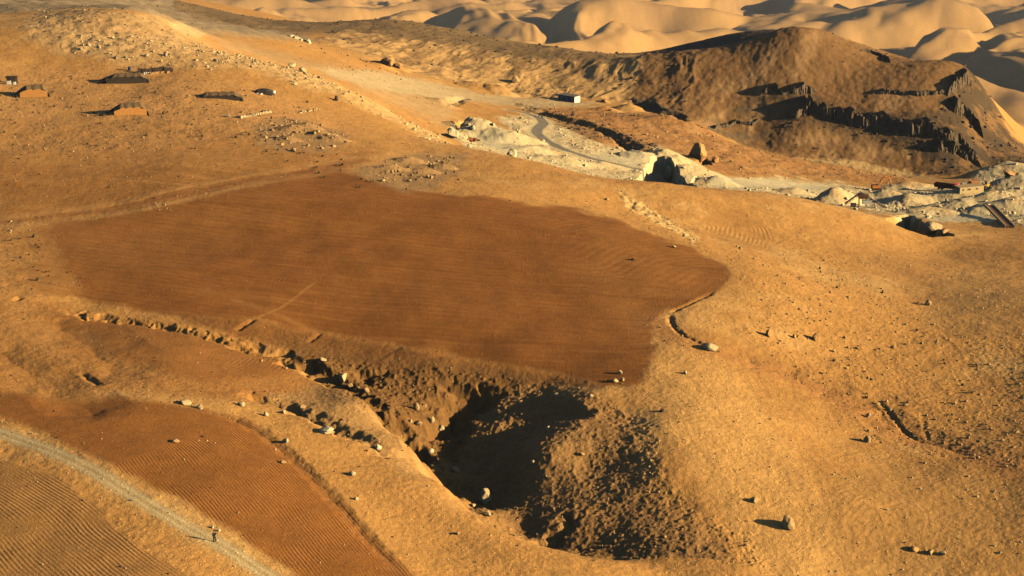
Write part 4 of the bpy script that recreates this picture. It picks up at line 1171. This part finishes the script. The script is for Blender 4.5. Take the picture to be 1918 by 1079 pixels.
TARP = mat("grey_tarp", (.055, .045, .035), .7, .4, 1.5)
p = land(494, 175, 560, 680)
t = thing("covered_heap", "heap under a dark grey tarpaulin with white sacks, right of the tents", "tarpaulin heap", p)
b = MB(); vs = []; rs = np.random.RandomState(2)
for i in range(9):
    for j in range(7):
        x, y = (i - 4) / 4 * 3.4, (j - 3) / 3 * 1.8
        q = max(0, 1 - (x / 3.4) ** 2) * max(0, 1 - (y / 1.8) ** 2)
        vs.append((x, y, -.25 + 1.7 * q ** .5 + rs.uniform(-.15, .15) * (q > 0)))
b.add(vs, [(i * 7 + j, (i + 1) * 7 + j, (i + 1) * 7 + j + 1, i * 7 + j + 1) for i in range(8) for j in range(6)]); b.build("tarpaulin", TARP, t)
for k, (x, y) in enumerate(((-1.6, -1.9), (-1.0, -2.0), (2.6, -1.5), (3.1, -1.3))):
    b = MB(); b.box((x, y, .15), (.9, .6, .6), Matrix.Rotation(.3 * k, 4, 'Z'), .7); b.build("sack", WHITE, t)

p = land(292, 138, 600, 720)
t = thing("stone_pen", "ruined dark walled pen with orange rubble front above the tents", "stone pen", p, .22)
b = MB(); rs = np.random.RandomState(4)
for k in range(16):
    x = -5.0 + k * .66; h = 1.1 + .5 * rs.rand() + (.5 if 6 < k < 13 else 0)
    b.box((x, 1.3 + rs.rand() * .3, h / 2 - .3), (.8, .9, h + .3), None, .85)
b.build("back_wall", DARK_ROCK, t)
b = MB()
for k in range(14):
    x = -1.6 + k * .42; b.box((x, -.9 + rs.rand() * .9, .1), (.6 + .3 * rs.rand(), .6, .5 + .6 * rs.rand()), Matrix.Rotation(rs.rand() * .3, 4, 'Z'), .7)
b.build("rubble", ORANGE_ROCK, t)
b = MB()
for k in range(4): b.box((-3.4 + k * .6, .1, .2), (.45, .5, .6), None, .8)
b.build("goods", WHITE, t)

p = land(243, 132, 600, 720)
b = MB(); b.tube([(0, 0, -.2), (0, 0, .2), (0, 0, .9), (0, 0, 1.15), (0, 0, 1.2)], [.5, .52, .52, .45, .1], 12)
o = b.build("water_barrel", mat("blue_plastic", (.035, .05, .12), .5, .15, 3), smooth=False); o.location = p
tag(o, "small dark blue barrel standing above the tents", "barrel")

# stone rows
def stone_row(pts, label, n, s, m=LIME, dmin=500, dmax=680):
    g = ground_line(pts, dmin, dmax); seg = np.r_[0, np.cumsum(np.hypot(*np.diff(g, axis=0).T))]
    rnd = random.Random(n); b = MB()
    for k in range(n):
        t_ = seg[-1] * (k + rnd.random()) / n
        x, y = np.interp(t_, seg, g[:, 0]) + rnd.uniform(-.3, .3), np.interp(t_, seg, g[:, 1]) + rnd.uniform(-.6, .6)
        q = s * rnd.uniform(.6, 1.3)
        b.box((0, 0, 0), (q * 1.4, q, q * .8), Matrix.Translation((x, y, float(height(x, y)) + q * .2)) @ Matrix.Rotation(rnd.uniform(0, 3), 4, 'Z') @ Matrix.Rotation(rnd.uniform(-.3, .3), 4, 'X'), .75)
    return tag(b.build("stone_row", m), label, "stone row")
stone_row([(448,222),(470,218),(485,214),(506,211)], "row of pale stones laid out below the rightmost tent", 34, .8)
stone_row([(560,212),(580,208),(600,204)], "short pale stone row right of the longer stone row", 16, .6)
stone_row([(560,62),(540,66),(578,70)], "pale revetment of blocks on the left skyline bench", 18, 1.4, WHITE_ROCK, 760, 1000)

# ------------------------------------------------------------------ quarry buildings and machines
CAB = mat("cabin_white", (.80, .72, .48), .7, .06, .6)
DOOR = mat("dark_door", (.06, .065, .07), .6, .1, 1)
GLASS = mat("window_glass", (.16, .2, .24), .15, .05, 1)
ROOFM = mat("sheet_roof", (.16, .14, .11), .7, .2, 1)
CAB_SHADE = mat("cabin_white_shaded", (.17, .20, .22), .7, .12, .7)  # dark tone painting the shaded side of the white cabin
p = land(1076, 193, 950, 1060)
t = thing("site_cabin", "long white site cabin with shade painted on its long wall and a bright end wall beside the upper track", "cabin", p, math.radians(-38))
L, W, Hh = 9.8, 4.4, 2.9
b = MB(); b.box((-L / 2, W / 2, Hh / 2 - .5), (L - .06, W, Hh + 1.0)); b.build("wall", CAB_SHADE, t)  # long walls carry their shade as colour
b = MB(); b.box((.03, W / 2, Hh / 2 - .5), (.12, W + .1, Hh + 1.0)); b.build("end_wall", CAB, t)
b = MB(); b.box((-L / 2, W / 2, Hh + .1), (L + .5, W + .5, .2)); b.build("roof", ROOFM, t)
for x in (-3.2, -6.4):
    b = MB(); b.box((x, -.03, 1.0), (.9, .08, 2.0)); d = b.build("door", DOOR, t)
    b = MB(); b.box((x + .3, -.09, 1.0), (.12, .06, .06)); b.build("handle", WHITE, d)
for x in (-1.6, -4.9, -8.0):
    b = MB(); b.box((x, -.03, 1.7), (1.2, .07, .9)); d = b.build("window", WHITE, t)
    b = MB(); b.box((x, -.075, 1.7), (1.0, .04, .7)); b.build("pane", GLASS, d)
b = MB(); b.box((-L - 1.9, 1.4, 2.3), (3.6, 3.0, .12)); b.build("canopy", ROOFM, t)
for x, y in ((-L - 3.5, .1), (-L - 3.5, 2.8)):
    b = MB(); b.tube([(x, y, -.5), (x, y, 2.3)], .07, 6); b.build("post", WOOD, t)

RED = mat("red_paint", (.72, .07, .035), .5, .1, 1)
ORG = mat("orange_paint", (.55, .20, .04), .5, .12, 1)
YEL = mat("yellow_paint", (.55, .32, .05), .5, .12, 1)
RUB = mat("rubber", (.03, .028, .026), .9, .1, 3)
STEEL = mat("dark_steel", (.10, .085, .07), .6, .3, 1.5)
RUST = mat("rusty_belt", (.22, .105, .05), .85, .35, 1.5)
BLOCK = mat("tan_blockwork", (.52, .38, .17), .9, .15, 1.2)
def wheel(parent, x, y, r, w=.35):
    b = MB(); b.tube([(x, y - w / 2, r), (x, y + w / 2, r)], r, 14); o = b.build("wheel", RUB, parent)
    b = MB(); b.tube([(x, y - w / 2 - .03, r), (x, y + w / 2 + .03, r)], r * .5, 10); b.build("hub", STEEL, o)
p = land(1786, 357, 800, 950)
t = thing("truck", "truck with a bright red cab and a long dark load bed in the quarry", "truck", p, math.radians(-30))
b = MB(); b.prism([(0, .6), (2.3, .6), (2.3, 1.7), (2.0, 3.0), (.1, 3.05), (0, 2.9)], -1.25, 1.25); cabo = b.build("cab", RED, t)
b = MB(); b.prism([(2.08, 1.85), (2.32, 1.75), (2.06, 2.85), (1.98, 2.85)], -1.1, 1.1); b.build("windscreen", GLASS, cabo)
for y in (-1.27, 1.27):
    b = MB(); b.box((1.3, y, 2.2), (.9, .05, .8)); b.build("side_window", GLASS, cabo)
b = MB(); b.box((-3.9, 0, .85), (8.2, 1.1, .35)); b.build("chassis", STEEL, t)
b = MB()
b.box((-4.3, 0, 1.2), (7.6, 2.5, .15)); b.box((-4.3, -1.22, 1.9), (7.6, .08, 1.3)); b.box((-4.3, 1.22, 1.9), (7.6, .08, 1.3)); b.box((-.52, 0, 2.1), (.08, 2.5, 1.7)); b.box((-8.1, 0, 1.9), (.08, 2.5, 1.3))
b.build("load_bed", mat("dark_red_paint", (.12, .03, .022), .6, .2, 1), t)
for x in (1.2, -4.6, -6.0):
    for y in (-1.05, 1.05): wheel(t, x, y, .55)

p = land(1820, 362, 780, 930)
t = thing("block_building", "low tan blockwork building with small dark openings beside the red truck", "building", p, math.radians(20))
b = MB(); b.box((0, 2.0, .9), (10.4, 4.0, 3.0)); b.build("wall", BLOCK, t)
b = MB(); b.box((0, 2.0, 2.46), (10.7, 4.3, .14)); b.build("roof", mat("flat_roof", (.42, .30, .15), .9, .15, 1), t)
for x, w in ((-3.8, .7), (-1.2, 1.4), (2.2, .9)):
    b = MB(); b.box((x, -.02, 1.5), (w, .08, .6)); b.build("window", DOOR, t)

p = land(1826, 351, 820, 960)
t = thing("site_container", "orange site container behind the low tan building", "container", p, .4)
b = MB(); b.box((0, 1.2, 1.2), (3.7, 2.4, 2.5)); b.build("body", ORG, t)
b = MB()
for k in range(12): b.box((-1.7 + k * .31, -.03, 1.2), (.12, .06, 2.2))
b.build("ribs", ORG, t)
b = MB(); b.box((-2.5, .8, .8), (1.2, 1.6, 1.7)); b.build("engine_box", STEEL, t)

p = land(1849, 352, 800, 960)
t = thing("wheel_loader", "yellow wheel loader at the right of the orange container", "loader", p, .5)
b = MB(); b.prism([(-2.2, .7), (.6, .7), (.6, 1.6), (-.2, 1.7), (-2.1, 1.6)], -.9, .9); b.build("body", YEL, t)
b = MB(); b.prism([(-.9, 1.6), (.5, 1.6), (.4, 2.9), (-.8, 2.9)], -.75, .75); c_ = b.build("cab", YEL, t)
b = MB(); b.box((-.2, -.77, 2.3), (.9, .05, .8)); b.build("window", GLASS, c_)
b = MB(); b.prism([(2.0, .2), (3.1, .2), (3.2, .3), (2.5, .5), (2.4, 1.3), (2.1, 1.3)], -1.2, 1.2); b.build("bucket", STEEL, t)
for y in (-.5, .5):
    b = MB(); b.bar((.5, y, 1.4), (2.2, y, .7), .2, .25); b.build("arm", YEL, t)
for x in (-1.5, 1.0):
    for y in (-.85, .85): wheel(t, x, y, .7, .5)

p = land(1642, 356, 800, 940)
t = thing("excavator", "orange excavator with raised boom at the quarry's far side", "excavator", p, math.radians(8))
for y in (-1.2, 1.2):
    b = MB(); b.prism([(-1.9, .25), (-1.5, 0), (1.5, 0), (1.9, .25), (1.9, .65), (1.5, .9), (-1.5, .9), (-1.9, .65)], y - .3, y + .3); b.build("track", RUB, t)
b = MB(); b.box((-.6, 0, 1.65), (3.2, 2.5, 1.2)); b.build("body", ORG, t)
b = MB(); b.prism([(0, 1.1), (1.5, 1.1), (1.4, 2.9), (.1, 3.0)], -1.2, -.1); c_ = b.build("cab", ORG, t)
b = MB(); b.box((.75, -1.22, 2.2), (1.0, .05, 1.0)); b.build("window", GLASS, c_)
b = MB(); b.tube([(1.0, .4, 1.8), (2.0, .4, 4.4), (3.4, .4, 5.4), (5.2, .4, 5.2)], [.32, .38, .36, .26], 6); b.build("boom", ORG, t)
b = MB(); b.tube([(4.9, .4, 5.7), (5.6, .4, 4.2), (6.0, .4, 2.4)], [.22, .26, .16], 6); b.build("stick", ORG, t)
b = MB(); b.prism([(5.6, 2.4), (6.2, 2.4), (6.5, 1.7), (6.1, 1.1), (5.3, 1.3), (5.9, 1.8)], -.1, .9); b.build("bucket", STEEL, t)

def frame_belt(t, a, b_, name="conveyor_arm"):
    a, b_ = Vector(a), Vector(b_)
    m_ = MB(); m_.bar(a, b_, .9, .12); o = m_.build(name, STEEL, t)
    m_ = MB()
    side = Vector((0, .5, 0))
    for s in (-1, 1):
        m_.bar(a + side * s + Vector((0, 0, -.5)), b_ + side * s + Vector((0, 0, -.5)), .09); m_.bar(a + side * s, b_ + side * s, .09)
        n = int((b_ - a).length / 1.0)
        for k in range(n):
            q0 = a.lerp(b_, k / n) + side * s; q1 = a.lerp(b_, (k + 1) / n) + side * s
            m_.bar(q0, q1 + Vector((0, 0, -.5)), .06)
    m_.build("truss", STEEL, o)
    return o
p = land(1612, 391, 590, 800, 0)
p = land(1614, 388, 690, 830)
p[2] += .8
t = thing("crusher", "stone crusher with two dark conveyors meeting in a peak at the quarry's near edge", "crusher", p, 0)
t.scale = (1.2, 1.2, 1.2)
frame_belt(t, (-5.0, .5, .4), (-.6, 0, 3.9)); frame_belt(t, (-.7, 0, 4.2), (7.4, -.6, -.6))
b = MB(); b.box((.2, 0, 2.7), (2.6, 1.8, 1.2), None, 1.25); b.build("hopper", RUST, t)
b = MB()
for x, y in ((-.9, -.8), (1.3, -.8), (-.9, .8), (1.3, .8)): b.bar((x, y, -.6), (x, y, 2.4), .16)
b.bar((3.8, -.3, -.6), (3.8, -.3, 1.4), .14); b.build("legs", STEEL, t).name = "support_frame"
b = MB(); b.box((1.4, -.4, 1.0), (2.6, 1.6, 1.1)); b.build("screen_box", WHITE, t)
b = MB(); b.box((-2.6, -.5, .2), (1.6, 1.2, .9)); b.build("engine_box", STEEL, t)

p0, p1 = land(1852, 399, 600, 800), land(1892, 427, 560, 760)
t = thing("loading_chute", "inclined rusty brown chute with pale side walls at the quarry's right", "chute", (0, 0, 0))
a, b_ = Vector(p0) + Vector((0, 0, 2.6)), Vector(p1) + Vector((0, 0, .4))
m_ = MB(); m_.bar(a, b_, 2.6, .25); m_.build("bed", RUST, t)
for s in (-1, 1):
    dvec = (b_ - a).cross(Vector((0, 0, 1))).normalized() * 1.45 * s
    m_ = MB(); m_.bar(a + dvec, b_ + dvec, .35, .9); m_.build("side_wall", BLOCK, t)
m_ = MB()
for k in (.1, .5):
    q = a.lerp(b_, k); m_.bar(q, Vector((q.x, q.y, float(height(q.x, q.y)) - .5)), .35)
m_.build("support", STEEL, t)

# oil drum pile and scrap near the white block
p = land(884, 264, 700, 860)
b = MB(); rs = np.random.RandomState(8)
for k in range(26):
    b.box((rs.uniform(-2.6, 2.6), rs.uniform(-1, 1), .2 + rs.rand() * .9 * (1 - abs(k - 13) / 18)), (1.0 + rs.rand(), .7, .5), Matrix.Rotation(rs.rand() * 3, 4, 'Z'), .8)
o = b.build("scrap_heap", mat("rust_orange", (.36, .12, .035), .9, .4, 1.5)); o.location = p
tag(o, "rust coloured heap beside the largest white block", "heap")

# ------------------------------------------------------------------ the walker on the near road
SKIN = mat("skin", (.35, .20, .13), .6, .05, 5)
CLOTH = mat("dark_jacket", (.022, .02, .02), .9, .2, 6)
TROUS = mat("dark_trousers", (.018, .017, .018), .9, .2, 6)
HAIR = mat("dark_hair", (.015, .012, .01), .8, .1, 8)
def skinned(name, joints, edges, m, parent, lvl=2):
    me = bpy.data.meshes.new(name); me.from_pydata([j[:3] for j in joints], edges, []); me.update()
    o = bpy.data.objects.new(name, me); COL.objects.link(o); o.parent = parent
    o.modifiers.new("skin", 'SKIN'); me.skin_vertices.new() if not me.skin_vertices else None
    for k, j in enumerate(joints):
        r = j[3]; me.skin_vertices[0].data[k].radius = r if isinstance(r, tuple) else (r, r)
    me.skin_vertices[0].data[0].use_root = True
    sb = o.modifiers.new("sub", 'SUBSURF'); sb.levels = lvl; sb.render_levels = lvl
    me.materials.append(m)
    return o
p = land(402, 1015, 290, 340)
w = thing("person", "person in dark clothes walking along the near dirt road", "person", p, math.radians(25))
# x right, y forward (away), z up ; mid-stride
body = [(0, 0, .95, (.15, .11)), (0, .01, 1.12, (.145, .105)), (0, .03, 1.32, (.175, .12)), (0, .03, 1.45, (.13, .09)), (0, .035, 1.53, .058), (0, .05, 1.60, .075), (0, .06, 1.68, .088), (0, .055, 1.745, .06),
        (-.19, .02, 1.43, .07), (-.27, -.07, 1.17, .052), (-.25, .04, .95, .036),
        (.19, .03, 1.43, .07), (.27, .08, 1.17, .052), (.25, .22, 1.0, .036),
        (-.09, 0, .88, .095), (-.10, .10, .50, .068), (-.10, .11, .10, .045), (-.10, .22, .05, .04),
        (.09, 0, .88, .095), (.10, -.03, .49, .068), (.10, -.17, .12, .045), (.10, -.10, .05, .04)]
ed = [(0, 1), (1, 2), (2, 3), (3, 4), (4, 5), (5, 6), (6, 7), (3, 8), (8, 9), (9, 10), (3, 11), (11, 12), (12, 13), (0, 14), (14, 15), (15, 16), (16, 17), (0, 18), (18, 19), (19, 20), (20, 21)]
skinned("body", body, ed, SKIN, w)
jk = [(0, 0, .82, (.20, .16)), (0, .01, 1.12, (.195, .15)), (0, .03, 1.32, (.22, .16)), (0, .03, 1.47, (.165, .12)), (-.20, .02, 1.43, .105), (-.29, -.07, 1.17, .085), (-.257, .02, .99, .052), (.20, .03, 1.43, .105), (.29, .08, 1.17, .085), (.257, .19, 1.03, .052)]
skinned("jacket", jk, [(0, 1), (1, 2), (2, 3), (3, 4), (4, 5), (5, 6), (3, 7), (7, 8), (8, 9)], CLOTH, w)
tr = [(0, 0, .97, (.165, .125)), (-.095, 0, .86, .125), (-.10, .10, .50, .105), (-.10, .11, .12, .085), (.095, 0, .86, .125), (.10, -.02, .49, .105), (.10, -.17, .14, .085)]
skinned("trousers", tr, [(0, 1), (1, 2), (2, 3), (0, 4), (4, 5), (5, 6)], TROUS, w)
for x, y, z, py in ((-.10, .15, .045, 0), (.10, -.12, .06, -.3)):
    b = MB(); b.box((0, 0, 0), (.1, .28, .1), Matrix.Translation((x, y, z)) @ Matrix.Rotation(py, 4, 'X'), .8); b.build("shoe", TROUS, w)
for sx, hx, hy, hz in ((-1, -.25, .05, .92), (1, .25, .235, .97)):
    b = MB(); b.tube([(hx, hy, hz + .03), (hx, hy + .01, hz - .05)], [.032, .036], 6)
    for k in range(4): b.tube([(hx + (k - 1.5) * .018, hy + .01, hz - .05), (hx + (k - 1.5) * .019, hy + .03, hz - .10), (hx + (k - 1.5) * .018, hy + .055, hz - (.12 if k in (1, 2) else .112))], [.01, .009, .007], 5)
    b.tube([(hx - sx * .03, hy + .01, hz), (hx - sx * .055, hy + .04, hz - .035), (hx - sx * .05, hy + .06, hz - .06)], [.012, .011, .008], 5)
    b.build("hand", SKIN, w)
b = MB(); vs = []
for i in range(7):
    for k in range(12):
        th = math.pi * .5 * i / 6; a = 2 * math.pi * k / 12
        vs.append((.098 * math.sin(th) * math.cos(a), .045 + .105 * math.sin(th) * math.sin(a), 1.69 + .105 * math.cos(th) - (.04 * (1 - math.sin(a)) * .5 if i == 6 else 0)))
b.add(vs, [(i * 12 + k, i * 12 + (k + 1) % 12, (i + 1) * 12 + (k + 1) % 12, (i + 1) * 12 + k) for i in range(6) for k in range(12)]); b.build("hair", HAIR, w, True)
for dx in (-.032, .032):
    b = MB(); b.box((dx, .147, 1.665), (.022, .012, .012)); b.build("eye", HAIR, w)

# ------------------------------------------------------------------ the air over the valley
hz = MB(); hz.box((0, 6300, -882.5), (15000, 13400, 2035))
hm = bpy.data.materials.new("haze_air"); hm.use_nodes = True
nt = hm.node_tree; nt.nodes.clear()
out = nt.nodes.new("ShaderNodeOutputMaterial"); pv = nt.nodes.new("ShaderNodeVolumePrincipled")
pv.inputs["Color"].default_value = (.78, .86, 1.0, 1); pv.inputs["Density"].default_value = 1.6e-5; pv.inputs["Anisotropy"].default_value = 0.0
nt.links.new(pv.outputs[0], out.inputs["Volume"])
ho = hz.build("haze", hm); ho["kind"] = "stuff"; ho["label"] = "thin pale haze over the distant hills"; ho["category"] = "haze"
